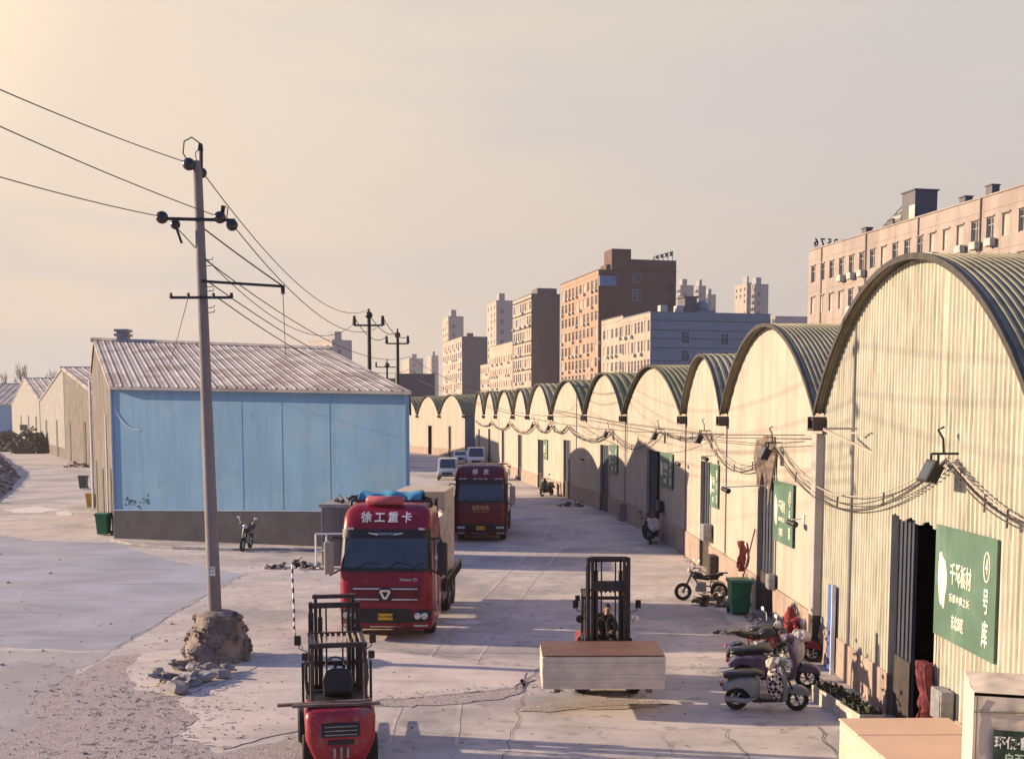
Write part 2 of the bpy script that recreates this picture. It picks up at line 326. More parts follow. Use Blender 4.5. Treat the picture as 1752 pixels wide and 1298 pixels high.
# ------------------------------------------------------------------ arched warehouses on the right
m_tin = mat('cream_corrugated', (.43, .41, .335), .6, 0, .08, 1.2, spec=.2, streak=(9, (.25, .235, .175), .9), dirt=((.30, .25, .17), .35), dscale=.9, dth=.58)
m_plas = mat('cream_plaster', (.40, .345, .285), .8, 0, .08, .7, .12, 12, streak=(1.6, (.27, .215, .165), .55), dirt=((.26, .21, .17), .4), dscale=.7, dth=.6)
m_plinth = mat('pink_plinth', (.33, .245, .20), .85, 0, .12, 1.2, .3, 18, streak=(3, (.14, .11, .10), .6), dirt=((.12, .095, .09), .6), dscale=1.1, dth=.58)
m_roofA = mat('grey_green_sheeting', (.29, .265, .175), .8, 0, .15, .6, spec=.1, streak=(2, (.12, .10, .07), .4), dirt=((.12, .09, .065), .5), dscale=.4, dth=.55)
m_roofB = mat('mossy_sheeting', (.20, .195, .11), .85, 0, .18, .5, dirt=((.27, .23, .16), .6), dscale=.35, dth=.5, spec=.1)
m_rim = mat('dark_roof_edge', (.055, .048, .045), .8, 0, .2, 3)
m_leaf = mat('shaded_slate_door', (.045, .052, .075), .6, 0, .15, 2, streak=(4, (.05, .045, .05), .6))  # base darkened to put the doorway shade into the leaf colour
m_leafb = mat('brown_door_foot', (.05, .038, .034), .8, 0, .25, 3)
m_void = mat('doorway_darkness', (.004, .004, .005), 1, 0, .1, 2, spec=0)
m_bluedoor = mat('blue_door', (.06, .12, .34), .5, 0, .15, 3)
VAL = [(7.5, 4.7), (7.55, 16.4), (7.6, 28.5), (7.62, 41.5), (7.5, 50.5), (6.5, 67), (5.0, 79), (3.1, 90), (1.5, 103), (.22, 112), (-1.66, 128), (-3.3, 143), (-5.0, 158)]
def units_frame(A, B):
    A = Vector((*A, 0)); B = Vector((*B, 0)); u = (B - A).normalized(); return A, B, u, math.atan2(-u.x, u.y), (B - A).length
def arch_unit(A, B, rise, label, dA, dB, depth, pitch, mroof, mwall, wp, wa, door=None, plinth=1.0, leaf=None, gutter=True, cat='warehouse'):
    A, B, u, rz, L = units_frame(A, B); root = thing('arched_warehouse', A, rz, label, cat, 'arched warehouses of the yard')
    half = L / 2; Rr = (half * half + rise * rise) / (2 * rise); H = lambda s: CH + math.sqrt(max(0, Rr * Rr - (s - half) ** 2)) - (Rr - rise)
    s0 = s1 = -9; ztop = 4.1
    if door:
        P = A.copy(); sa = along(Vector((A.x, A.y, 2)), u, door[1]); sb = along(Vector((A.x, A.y, 2)), u, door[0]); s0, s1 = sa, sb
        if len(door) > 2: ztop = door[2]
    # wall sheet, ribbed
    xs = []; s = 0
    while s < L: xs += [(s, 0), (s + wp * .34, 0), (s + wp * .5, -wa), (s + wp * .84, -wa)]; s += wp
    xs = [q for q in xs if q[0] < L - .01 and abs(q[0] - s0) > .02 and abs(q[0] - s1) > .02] + [(L, 0)]
    if door: xs += [(s0, 0), (s1, 0)]
    xs.sort(); w = MB(); vs = []; fs = []
    for i, (s, x) in enumerate(xs[:-1]):
        t, x2 = xs[i + 1]; z0 = ztop if door and s >= s0 - .001 and t <= s1 + .001 else plinth - .02
        if z0 == ztop: z0 = ztop + .05 * math.sin(s * 7) * (wp < .3)
        o = len(vs); vs += [(x, s, z0), (x2, t, z0), (x2, t, H(t)), (x, s, H(s))]; fs.append((o, o + 3, o + 2, o + 1))
    w.add(vs, fs); w.build('wall', mwall, root)
    for a, b_ in ([(0, s0), (s1, L)] if door else [(0, L)]): p = MB(); p.box(-.07, .12, a, b_, 0, plinth); p.build('plinth', m_plinth, root, .015)
    if door:
        d = MB(); d.box(.9, 1.0, s0 - .3, s1 + .3, 0, ztop + .3); d.box(.15, .9, s0 - .1, s0 - .05, 0, ztop + .1); d.box(.15, .9, s1 + .05, s1 + .1, 0, ztop + .1); d.box(.15, .95, s0, s1, ztop + .1, ztop + .15); d.build('blackout_box', m_void, root)  # black box behind the opening stands in for interior darkness
        f = MB(); f.box(-.05, .1, s0 - .09, s0, 0, ztop + .02); f.build('door_jamb', mwall, root); f = MB(); f.box(-.05, .1, s1, s1 + .09, 0, ztop + .02); f.build('door_jamb', mwall, root)
        fr = leaf if leaf is not None else .6
        if fr > 0:
            a = s1 - (s1 - s0) * fr; l = MB(); l.box(.12, .17, a, s1, .02, ztop + .08)
            n = 4
            for k in range(n + 1): l.box(.085, .12, a + (s1 - a) * k / n - .03 * (k > 0), a + (s1 - a) * k / n + .03 * (k < n), .02, ztop + .06)
            lo = l.build('door', m_leaf, root, .008); l2 = MB(); l2.box(.07, .118, a, s1 - .02, .02, 1.25); l2.build('kick_panel', m_leafb, lo)
    # roof shell, ribs follow the arch
    na = 30; r = MB(); xsr = []; x = -.26
    am = .028 if pitch < .2 else (.035 if pitch < .4 else .045)
    while x < depth: xsr += [(x, 0), (x + pitch * .3, 0), (x + pitch * .5, am), (x + pitch * .8, am)]; x += pitch
    dA = Vector(dA); dB = Vector(dB); M = Matrix.Rotation(-rz, 3, 'Z'); la = M @ Vector((*dA, 0)); lb = M @ Vector((*dB, 0))
    def rp(x, j, off):
        s = L * j / na; d = la.lerp(lb, j / na); z = H(s); n_ = Vector((0, (s - half) / Rr, math.sqrt(max(.01, 1 - ((s - half) / Rr) ** 2)))); q = Vector((0, s, z)) + d * x + n_ * (off + .05); return q
    vs = [rp(x, j, off) for x, off in xsr for j in range(na + 1)]; k = na + 1
    r.add(vs, [(i * k + j, i * k + j + 1, (i + 1) * k + j + 1, (i + 1) * k + j) for i in range(len(xsr) - 1) for j in range(na)])
    ro = r.build('roof', mroof, root)
    e = MB(); vs = [rp(xx, j, oo) for xx, oo in ((-.29, .04), (-.29, -.075), (-.24, -.075), (-.24, .04)) for j in range(na + 1)]
    e.add(vs, [(a * k + j, a * k + j + 1, ((a + 1) % 4) * k + j + 1, ((a + 1) % 4) * k + j) for a in range(4) for j in range(na)]); e.build('roof_edge', m_rim, ro)
    bk = MB(); bk.add([(depth - .3, 0, 0), (depth - .3, L, 0), (depth - .3, L, CH), (depth - .3, half, CH + rise - .1), (depth - .3, 0, CH)], [(0, 1, 2, 3, 4)]); bk.build('rear_wall', mwall, root)
    if gutter:
        q = MB(); q.box(-.36, .0, -.30, .24, 5.62, 5.68); q.box(-.36, .0, -.30, -.25, 5.68, 5.96); q.box(-.36, 0, .19, .24, 5.68, 5.96); q.box(-.06, .02, -.25, .19, 5.68, 5.95); q.box(-.3, 30, -.2, .15, 5.88, 5.93); q.build('gutter_box', m_rim, root)
    return root, u, rz, L
RISE = [2.8, 2.9, 2.6, 2.3, 2.4, 2.55, 2.45, 2.5, 2.4, 2.5, 2.7, 2.9]
DOORS = [None, (1525, 1603, 4.02), (1298, 1327, 4.2), (1200, 1216, 4.2), (1108, 1130, 4.25), (1028, 1042, 4.15), (965, 976, 4.2), (921, 930, 4.0), (887, 893, 4.2), (859, 863, 4.4), (836, 839, 4.4), (819, 821, 4.2)]
LEAF = [0, .37, .72, 1.0, .55, 1.0, 1.0, .5, 1.0, 1.0, .6, 1.0]
LBL = ['near end bay of the arched row just past the numbered bay', 'large corrugated cream arched warehouse carrying the green sign numbered 4', 'smooth cream arched warehouse second from the front with torn plaster over its door', 'narrow cream arched warehouse with diamond patterned roof edge and grey meter box',
       'wide cream arched warehouse with motorbike parked at its half open black door', 'cream arched warehouse with mossy roof fifth from the front', 'cream arched warehouse behind the raised forklift mast with slim dark door', 'cream arched warehouse where the row starts to bend left', 'narrow arched warehouse right of the red truck roof',
       'narrow arched warehouse with bright blue door beyond the red truck', 'small distant arched warehouse third from the far end of the row', 'small distant arched warehouse second from the far end', ]
LBL += ['x']
def ddir(a):
    return (math.cos(a), math.sin(a))
angs = []
for i, (a, b_) in enumerate(zip(VAL, VAL[1:])):
    angs.append(math.atan2(b_[1] - a[1], b_[0] - a[0]) - R(90))
va = [angs[0]] + [(p + q) / 2 for p, q in zip(angs, angs[1:])] + [angs[-1]]
UN = []
for i in range(12):
    near = i in (0, 1)
    r_ = arch_unit(VAL[i], VAL[i + 1], RISE[i], LBL[i], ddir(va[i]), ddir(va[i + 1]), 30 if i < 5 else 22, .125 if i < 3 else (.25 if i < 5 else .5), m_roofA if i in (0, 1, 2, 3, 7, 8) else m_roofB, m_tin if near else m_plas, .185 if near else .62, .036 if near else .012,
                   DOORS[i], .86 if near else 1.05, LEAF[i], i != 1)
    UN.append(r_)
FV = [(-6.66, 165), (-10.8, 175.5), (-15.0, 187), (-19.5, 199), (-24, 211)]
FL = ['end bay of the far arched row with its shaded side wall showing', 'middle bay of the far arched row with a tall black doorway', 'far arched row bay just right of the blue hall corner', 'last bay of the far arched row mostly behind the blue hall']
for i in range(4):
    r_, u, rz, L = arch_unit(FV[i], FV[i + 1], 2.9, FL[i], (1, .25), (1, .25), 22, .6, m_roofB, m_plas, .62, .012, [(768, 772, 4.4), (733, 739, 4.4), None, None][i], 1.1, 1.0 if i == 0 else 0, True)
    if i == 0:
        w = MB(); w.box(0, 20, -.12, -.02, 0, 5.9); w.build('side_wall', mat('shaded_dirty_side_wall', (.22, .23, .25), .8, 0, .2, 1, streak=(1, (.08, .08, .1), .8)), r_)  # blue-grey base paints in the wall's shade, with dark run-off streaks
SV = [(-7.75, 87), (-6.95, 77), (-6.1, 67.3), (-5.35, 57.6)]
for i, lab in enumerate(('rear bay of the low arched shed hidden behind the blue hall', 'middle bay of the low arched shed hidden behind the blue hall', 'front bay of the low arched shed hidden behind the blue hall')):
    arch_unit(SV[i], SV[i + 1], 1.15, lab, (-1, 0), (-1, 0), 2.0, .5, m_roofB, m_plas, .62, .012, None, 1.0, 0, False)
# ------------------------------------------------------------------ gabled halls on the left
m_blue = mat('sky_blue_panel', (.24, .42, .55), .6, 0, .06, .4, spec=.2, streak=(1.6, (.18, .33, .42), .6), dirt=((.33, .46, .50), .45), dscale=.35, dth=.52, speck=(1.3, (.17, .26, .36), .5, .68))
m_darkpl = mat('charcoal_plinth', (.085, .08, .09), .9, 0, .12, .8, .2, 10)
m_wea = mat('weathered_boarding', (.19, .17, .155), .9, 0, .18, 1, .2, 12, spec=.1, streak=(3.2, (.06, .05, .045), 1.0), dirt=((.16, .14, .12), .6), dscale=.8, dth=.52)
m_grey = mat('pale_grey_render', (.205, .195, .185), .8, 0, .08, .5, .1, 8, streak=(1.2, (.30, .28, .26), .6))
m_lroof = mat('weathered_tin_roof', (.46, .41, .365), .8, 0, .10, .4, spec=.15, streak=(1, (.3, .26, .22), .3), dirt=((.27, .22, .19), .8), dscale=.45, dth=.47)
def gable_hall(name, A, u, prof, dd, depth, dz, label, mw, pitch, mr=None, front=None, grp='gabled halls along the left lane'):
    """A near foot corner, u along the gable wall, prof [(s,z)] eave/peak/eave, dd across along the ridge, dz height change at the far end per profile point"""
    root = thing(name, A, 0, label, 'hall', grp); dd = Vector((*dd, 0)).normalized(); O = Vector((0, 0, 0))
    q = lambda s, z, d=0: u * s + dd * d + Vector((0, 0, z))
    n = len(prof); w = MB()
    for (s, z), (t, z2) in zip(prof, prof[1:]):
        w.k = 0; k = 14
        for i in range(k):
            a, c = i / k, (i + 1) / k
            w.add([q(s + (t - s) * a, 0), q(s + (t - s) * c, 0), q(s + (t - s) * c, z + (z2 - z) * c), q(s + (t - s) * a, z + (z2 - z) * a)], [(0, 1, 2, 3)])
    w.build('gable_wall', mw, root)
    w = MB(); w.add([q(prof[-1][0], 0), q(prof[-1][0], 0, depth), q(prof[-1][0], prof[-1][1] + dz[-1], depth), q(prof[-1][0], prof[-1][1])], [(0, 1, 2, 3)])
    w.add([q(0, 0, depth), q(prof[-1][0], 0, depth)] + [q(s, z + e, depth) for (s, z), e in reversed(list(zip(prof, dz)))], [tuple(range(n + 2))]); w.build('rear_wall', mw, root)
    r = MB()
    for i in range(n - 1):
        (s, z), (t, z2) = prof[i], prof[i + 1]; ea, eb = dz[i], dz[i + 1]
        so = s - .35 if i == 0 else s; zo = z - .35 * (z2 - z) / (t - s) if i == 0 else z
        N = int(depth / pitch); lines = []
        for k in range(N + 1):
            d = depth * k / N
            for dx, h in ((0, 0), (.12, .03 * pitch / .5), (.22, .03 * pitch / .5), (.34, 0), (.6, .0), (.66, .012 * pitch / .5), (.72, 0)):
                dk = d + dx * pitch
                if dk <= depth: lines.append((dk - .12 * (dk < .01), h))
        vs = []
        for d, h in lines: f = d / depth; vs += [q(so, zo + ea * f + h + .06, d), q(t, z2 + eb * f + h + .06, d)]
        r.add(vs, [(2 * j, 2 * j + 1, 2 * j + 3, 2 * j + 2) for j in range(len(lines) - 1)])
        r.add([q(so, zo + .06, -.12), q(so, zo - .08, -.12), q(so, zo - .08 + ea, depth), q(so, zo + .06 + ea, depth)], [(0, 1, 2, 3)])
        r.add([q(so, zo + .08, -.125), q(t, z2 + .08, -.125), q(t, z2 - .09, -.125), q(so, zo - .09, -.125)], [(0, 1, 2, 3)])
    ro = r.build('roof', mr or m_lroof, root)
    k = max(range(n), key=lambda i: prof[i][1]); rc = MB(); rc.tube([q(prof[k][0], prof[k][1] + .1, -.2), q(prof[k][0], prof[k][1] + .1 + dz[k], depth)], .16, 6); rc.build('ridge_cap', m_lroof, ro)
    return root, q
A1 = Vector((-19.45, 57, 0)); B1 = Vector((-4.55, 52, 0)); u1 = Vector((-.376, .927, 0)).normalized(); D1 = (B1 - A1)
zl, zr = at(190, 661, 57).z, at(697, 669, 52).z
sp_ = along(Vector((A1.x, A1.y, 10.5)), u1, 162); Pk = A1 + u1 * sp_; zp = zat(584, Pk.x, Pk.y)
se_ = along(Vector((A1.x, A1.y, 8.6)), u1, 156.5)
Pr = Pk + D1; zpr = zat(600, Pr.x, Pr.y)
h1, q1 = gable_hall('blue_hall', A1, u1, [(0, zl), (sp_, zp), (se_, 8.6)], (D1.x, D1.y), D1.length, [zr - zl, zpr - zp, -.5], 'large hall with sky blue front wall over a charcoal base and ribbed tin roof', m_wea, .52)
fw = MB(); n = 16
ptop = lambda f: 1.36 + .34 * f
for i in range(n):
    a, c = i / n, (i + 1) / n
    fw.add([q1(0, ptop(a) - .02, D1.length * a), q1(0, ptop(c) - .02, D1.length * c), q1(0, zl + (zr - zl) * c, D1.length * c), q1(0, zl + (zr - zl) * a, D1.length * a)], [(0, 1, 2, 3)])
front = fw.build('front_wall', m_blue, h1)
pl = MB(); nn = Vector((D1.y, -D1.x, 0)).normalized()
def onf(f, z, o): return q1(0, z, D1.length * f) + nn * o
pl.add([onf(0, 0, .08), onf(1, 0, .08), onf(1, ptop(1), .08), onf(0, ptop(0), .08), onf(0, 0, 0), onf(1, 0, 0), onf(1, ptop(1), 0), onf(0, ptop(0), 0)], [(0, 1, 2, 3), (3, 2, 6, 7), (4, 0, 3, 7), (1, 5, 6, 2)])
pl.build('plinth', m_darkpl, h1)
tr = MB(); tr.bar(onf(0, ptop(0) + .03, .07), onf(1, ptop(1) + .03, .07), .05, .06); tr.bar(onf(0, zl - .07, .03), onf(1, zr - .07, .03), .05, .12); tr.bar(onf(0.002, .2, .03), onf(.002, zl, .03), .07, .07)
for f in (.325, .46, .594, .75): tr.bar(onf(f, ptop(f), .003), onf(f, zl + (zr - zl) * f - .05, .003), .012, .01)
tr.bar(onf(.99, ptop(.99), .01), onf(.99, zr - .05, .01), .08, .03)
tr.build('trim', mat('pale_blue_trim', (.36, .47, .56), .5, 0, .1, 3), h1, 0)
wm = MB(); wm.tube([onf(.012 + .09 * t, zl - 1.1 - 1.0 * (1 - (1 - t) ** 2.2), .012) for t in [k / 12 for k in range(13)]], .022, 5); wm.build('scratch_mark', white, front)
sm = MB(); rr = random.Random(4)
for k in range(30): f = rr.uniform(.04, .13); z = 1.75 + rr.gauss(0, .16); sm.M = Matrix.Translation(onf(f, z, .006)); sm.box(-.03, .03 * rr.random(), -.002, .002, -.06 * rr.random(), .05)
sm.build('soot_marks', m_dark_line, front)
dp = MB(); w0 = Vector((-u1.y, u1.x, 0)).normalized()
sd = se_ - .5; dp.tube([q1(sd, 8.2) + w0 * .15, q1(sd, 0) + w0 * .15], .09, 8); dp.tube([q1(3.2, 6.0) + w0 * .12, q1(3.2, .3) + w0 * .12], .05, 8); dp.build('downpipe', white, h1)
dd_ = MB()
for s, z0, z1, w_ in ((1.6, 0, 3.3, .8), (9, 0, 3.0, 1.4), (16.5, 0, 3.2, 1.5)):
    dd_.add([q1(s, z0) + w0 * .03, q1(s + w_, z0) + w0 * .03, q1(s + w_, z1) + w0 * .03, q1(s, z1) + w0 * .03], [(0, 1, 2, 3)])
dd_.build('door', m_leafb, h1)
vt = MB(); vp = Pk + D1 * .13 - A1; vt.M = Matrix.Translation((vp.x, vp.y, zp - .1)); vt.box(-.3, .3, -.3, .3, 0, .35); vt.box(-.42, .42, -.42, .42, .35, .5); vt.box(-.3, .3, -.3, .3, .5, .62); vt.box(-.42, .42, -.42, .42, .62, .76); vt.build('roof_vent', galv, h1)
# further halls
def far_hall(base0, base1, e0, pk, e1, label, mw, pitch, depth):
    A = g(*base0); B = g(*base1); u = (B - A).normalized(); L = (B - A).length; sp = along(Vector((A.x, A.y, 10)), u, pk[0]); P = A + u * sp
    return gable_hall('gabled_hall', A, u, [(0, zat(e0, A.x, A.y)), (sp, zat(pk[1], P.x, P.y)), (L, zat(e1, B.x, B.y))], (1, .0), depth, [0, 0, 0], label, mw, pitch) + (A, u, L)
def hall_doors(root, q, A, u, items, m=m_leafb):
    w0 = Vector((-u.y, u.x, 0)).normalized()
    for px, w_, yt in items:
        s = along(Vector((A.x, A.y, 2)), u, px); P = A + u * s; z1 = zat(yt, P.x, P.y); d = MB()
        c = [q(s, 0), q(s + w_, 0), q(s + w_, z1), q(s, z1)]
        d.add([p + w0 * .06 for p in c] + [p - w0 * .05 for p in c], [(0, 1, 2, 3), (0, 4, 5, 1), (1, 5, 6, 2), (2, 6, 7, 3), (3, 7, 4, 0)])
        d.build('door', m, root)
h2, q2, A2, u2, L2 = far_hall((163, 803), (71, 771), 672, (107, 630), 686, 'weathered gabled hall next behind the blue hall', m_wea, 1.3, 26)
hall_doors(h2, q2, A2, u2, [(148, 2.4, 722), (122, 1.0, 722), (100, 2.6, 718), (82, 3, 718)])
rn = MB(); w0 = Vector((-u2.y, u2.x, 0)).normalized(); s_a = along(Vector((A2.x, A2.y, 9)), u2, 109)
P_ = [q2(s_a, 1.5), q2(L2 - .3, 1.5), q2(L2 - .3, zat(686, *(A2 + u2 * L2).xy) - .3), q2(s_a, zat(633, *(A2 + u2 * s_a).xy))]
hall_doors_m = [p + w0 * .03 for p in P_]; rn.add(hall_doors_m, [(0, 1, 2, 3)]); rn.build('render_panel', m_grey, h2)
h3, q3, A3, u3, L3 = far_hall((70, 771), (22, 753), 686, (42, 648), 692, 'pale gabled hall at the far left with three black doorways', m_grey, 1.5, 45)
hall_doors(h3, q3, A3, u3, [(64, 3, 712), (51, 3, 711), (38, 3, 711)])
hall_doors(h3, q3, A3, u3, [], white)
A4 = at(40, 710, 300); A4.z = 0
h4, q4 = gable_hall('gabled_hall', Vector((A4.x - 34, 300, 0)), Vector((0, 1, 0)), [(0, zat(692, 0, 300)), (14, zat(657, 0, 314)), (28, 8.5)], (1, 0), 34, [0, 0, 0], 'distant blue hall with ribbed roof at the left picture edge', m_blue, 1.6)
w = MB(); w.add([(0, 0, 0), (34, 0, 0), (34, 0, zat(692, 0, 300)), (0, 0, zat(692, 0, 300))], [(0, 1, 2, 3)]); w.build('front_wall', m_blue, h4)
# ------------------------------------------------------------------ background blocks
m_wf = mat('window_frame', (.45, .42, .38), .6, 0, .1, 3)
m_ac = mat('air_unit', (.42, .41, .38), .6, 0, .1, 3)
def window_mesh(w, h, panes=2):
    b = MB(); b.k = 1; b.box(0, .04, .03, w - .03, .03, h - .03); b.k = 0; t = .06
    b.box(-.03, .06, 0, w, 0, t); b.box(-.03, .06, 0, w, h - t, h); b.box(-.03, .06, 0, t, t, h - t); b.box(-.03, .06, w - t, w, t, h - t)
    for k in range(1, panes): b.box(-.02, .05, w * k / panes - .025, w * k / panes + .025, t, h - t)
    b.box(-.02, .05, t, w - t, h * .68 - .025, h * .68 + .025); return b
m_curt = mat('drawn_curtain', (.34, .31, .27), .6, 0, .25, .7)
def wall_grid(b, L, H, cols, ww, rows, wh, rec=.22, y0=0):
    """wall in the plane x=0 with recessed openings; cols/rows are the low edges"""
    cols = sorted(cols); rows = sorted(rows); xs = [0]
    ys = [0.0] + [v for c in cols for v in (c, c + ww)] + [L]; zs = [y0] + [v for r in rows for v in (r, r + wh)] + [H]
    for i in range(len(ys) - 1):
        for j in range(len(zs) - 1):
            a, c, d, e = ys[i], ys[i + 1], zs[j], zs[j + 1]
            if c - a < .001 or e - d < .001: continue
            if i % 2 == 1 and j % 2 == 1:
                b.add([(0, a, d), (0, c, d), (0, c, e), (0, a, e), (rec, a, d), (rec, c, d), (rec, c, e), (rec, a, e)], [(0, 1, 5, 4), (1, 2, 6, 5), (2, 3, 7, 6), (3, 0, 4, 7), (4, 5, 6, 7)])
            else: b.add([(0, a, d), (0, a, e), (0, c, e), (0, c, d)], [(0, 1, 2, 3)])
def block(label, xl, xc, xr, ytop, Z, mside, mfront, ncol=0, ww=1.2, wh=1.6, floor=3.2, nrow=5, top=1.2, VP=400, ac=.3, name='apartment_block', Wm=None, Lm=None, seed=1, fwin=(), parapet=.9, grp=None, cat='building', bands=None):
    C = at(xc, ytop, Z); H = C.z; C.z = 0
    u = Vector(((VP - 876) / F, 1, 0)).normalized(); v = Vector((u.y, -u.x, 0)); rz = math.atan2(-u.x, u.y)
    top_ = Vector((C.x, C.y, H)); L = Lm or along(top_, u, xl); Wd = Wm or along(top_, v, xr)
    root = thing(name, C, rz, label, cat, grp); rr = random.Random(seed)
    b = MB(); cols = []; rows = []
    if ncol: st = L / ncol; cols = [st * (i + .5) - ww / 2 for i in range(ncol)]; rows = [H - top - wh - floor * j for j in range(nrow)]
    rows = [r for r in rows if r > .5]
    wall_grid(b, L, H, cols, ww, rows, wh); b.box(Wd, Wd + .01, 0, L, 0, H) if False else None
    b.add([(0, L, 0), (0, L, H), (Wd, L, H), (Wd, L, 0), (Wd, 0, 0), (Wd, 0, H)], [(0, 1, 2, 3), (3, 2, 5, 4)])
    sw = b.build('side_wall', mside, root)
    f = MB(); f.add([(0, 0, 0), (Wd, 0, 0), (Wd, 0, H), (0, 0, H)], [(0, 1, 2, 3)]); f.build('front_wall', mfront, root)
    r = MB(); r.box(.0, Wd, 0, L, H - .9, H - parapet * .9); r.box(-.12, Wd + .12, -.12, L + .12, H, H + .14); r.build('roof', mfront, root)
    if cols:
        wmod = window_mesh(ww, wh).build('window', [m_wf, glass], root); wmod.location = (.1, cols[0], rows[0]); n = 1; wc = wmod.data.copy(); wc.materials[1] = m_curt
        for c in cols:
            for z in rows:
                if (c, z) == (cols[0], rows[0]) or n >= 98: continue
                o = wmod.copy(); COL.objects.link(o); o.location = (.1, c, z); n += 1
                if rr.random() < .3: o.data = wc
        am = None
        for c in cols:
            for z in rows:
                if rr.random() < ac:
                    if am is None:
                        a = MB(); a.box(-.55, -.12, 0, .75, -.62, -.1); a.box(-.5, 0, .05, .1, -.68, -.62); a.box(-.5, 0, .65, .7, -.68, -.62); am = a.build('air_conditioner', m_ac, root, 0); am.location = (0, c + .1, z)
                    else: o = am.copy(); COL.objects.link(o); o.location = (0, c + .1, z)
    for (x, z, w_, h_) in fwin:
        wb = MB(); wb.M = Matrix.Translation((x, -.02, z)) @ Matrix.Rotation(R(90), 4, 'Z') @ Matrix.Diagonal((1, -1, 1, 1)); 
        o = window_mesh(w_, h_).build('window', [m_wf, glass], root); o.rotation_euler = (0, 0, R(90)); o.location = (x + w_, -.03, z)
    if bands:
        q = MB()
        for z in bands: q.box(-.1, .0, 0, L, z, z + .16)
        q.build('band', m_rim, root)
    return root, C, H, L, Wd
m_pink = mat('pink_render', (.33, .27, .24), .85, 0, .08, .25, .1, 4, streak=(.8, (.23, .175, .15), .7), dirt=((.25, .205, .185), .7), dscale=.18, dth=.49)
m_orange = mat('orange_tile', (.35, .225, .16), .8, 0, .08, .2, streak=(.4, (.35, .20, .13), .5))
m_brown = mat('brown_shade_brick', (.125, .07, .06), .85, 0, .1, .2)  # dark front tone with the end wall's shade painted in
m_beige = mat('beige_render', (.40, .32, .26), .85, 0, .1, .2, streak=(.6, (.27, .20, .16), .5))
m_sl = mat('slate_shade_render', (.12, .11, .12), .85, 0, .08, .2)  # dark slate paints shade onto block fronts, also used for roofs
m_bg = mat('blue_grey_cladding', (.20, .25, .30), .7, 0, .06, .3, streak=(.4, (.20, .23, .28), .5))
m_tow = mat('tower_shade_render', (.29, .275, .285), .8, 0, .06, .1); m_towl = mat('tower_lit_cream', (.36, .29, .24), .8, 0, .06, .1)  # cool shaded fronts and warm sunlit sides, light put into the colours
G = 'apartment and office blocks beyond the arched roofs'
# A: long pink block, its lit side runs away to the left
Cn = at(1790, 312, 90.5); farC = at(1384, 430, 130)
uA = Vector((Cn.x - farC.x, Cn.y - farC.y, 0)); LA = uA.length; uA.normalize()
HA = farC.z; rzA = math.atan2(uA.x, -uA.y)            # local -Y runs towards the camera
LA = 60
root = thing('office_block', (farC.x, farC.y, 0), rzA, 'long pink office block with air conditioners rising behind the nearest arched roof', 'building', G)
# local frame: wall plane x=0, y from -LA (near) to 0 (far)
b = MB(); st = 2.14; ncol = 24; cols = [LA - (.55 + st * i) - 1.15 for i in range(ncol)]; rows = [HA - 1.75 - 1.75 - 3.35 * j for j in range(5)]
b.M = Matrix.Translation((0, -LA, 0)); wall_grid(b, LA, HA, cols, 1.0, rows, 1.75, .28)
b.M = Matrix.Identity(4); b.add([(0, 0, 0), (0, 0, HA), (16, 0, HA), (16, 0, 0), (16, -LA, 0), (16, -LA, HA), (0, -LA, 0), (0, -LA, HA)], [(0, 1, 2, 3), (3, 2, 5, 4), (4, 5, 7, 6)]); b.build('wall', m_pink, root)
b = MB(); b.box(0.3, 15.9, -LA + .1, -.1, HA - .9, HA - .8); b.build('roof', m_sl, root)
b = MB(); b.box(-.1, .2, -LA, .05, HA, HA + .12)
for j in range(5): b.box(-.03, 0, -LA, 0, rows[j] + 2.35, rows[j] + 2.42)
for k in range(6): y = -3.2 - 9.6 * k; b.tube([(-.1, y, HA), (-.1, y, 6)], .07, 6)
b.build('coping', m_pink, root)
wmod = window_mesh(1.0, 1.75).build('window', [m_wf, glass], root); n = 0; am = None; rr = random.Random(11); wc = wmod.data.copy(); wc.materials[1] = m_curt
lint = MB()
for j, z in enumerate(rows[:4]):
    for i, c in enumerate(cols):
        if n >= 95: break
        if n: o = wmod.copy(); COL.objects.link(o)
        else: o = wmod
        o.location = (.16, c - LA, z); n += 1
        if n > 1 and rr.random() < .35: o.data = wc
        lint.box(-.12, 0, c - LA - .12, c - LA + 1.12, z + 1.8, z + 1.9)
        if (j, i) in ((0, 3), (0, 4), (0, 5), (0, 9), (0, 11), (0, 13), (0, 14), (0, 15), (1, 4), (1, 5), (1, 15), (1, 16), (1, 12), (2, 2), (2, 4), (2, 5), (2, 8)):
            if am is None: a = MB(); a.box(-.62, -.12, 0, .85, -.72, -.12); a.tube([(-.65, .3, -.42), (-.62, .3, -.42)], .22, 12); a.box(-.6, 0, .1, .16, -.78, -.72); a.box(-.6, 0, .7, .76, -.78, -.72); am = a.build('air_conditioner', m_ac, root); o = am
            else: o = am.copy(); COL.objects.link(o)
            o.location = (0, c - LA - .5, z + .1)
lint.build('window_hoods', m_pink, root)
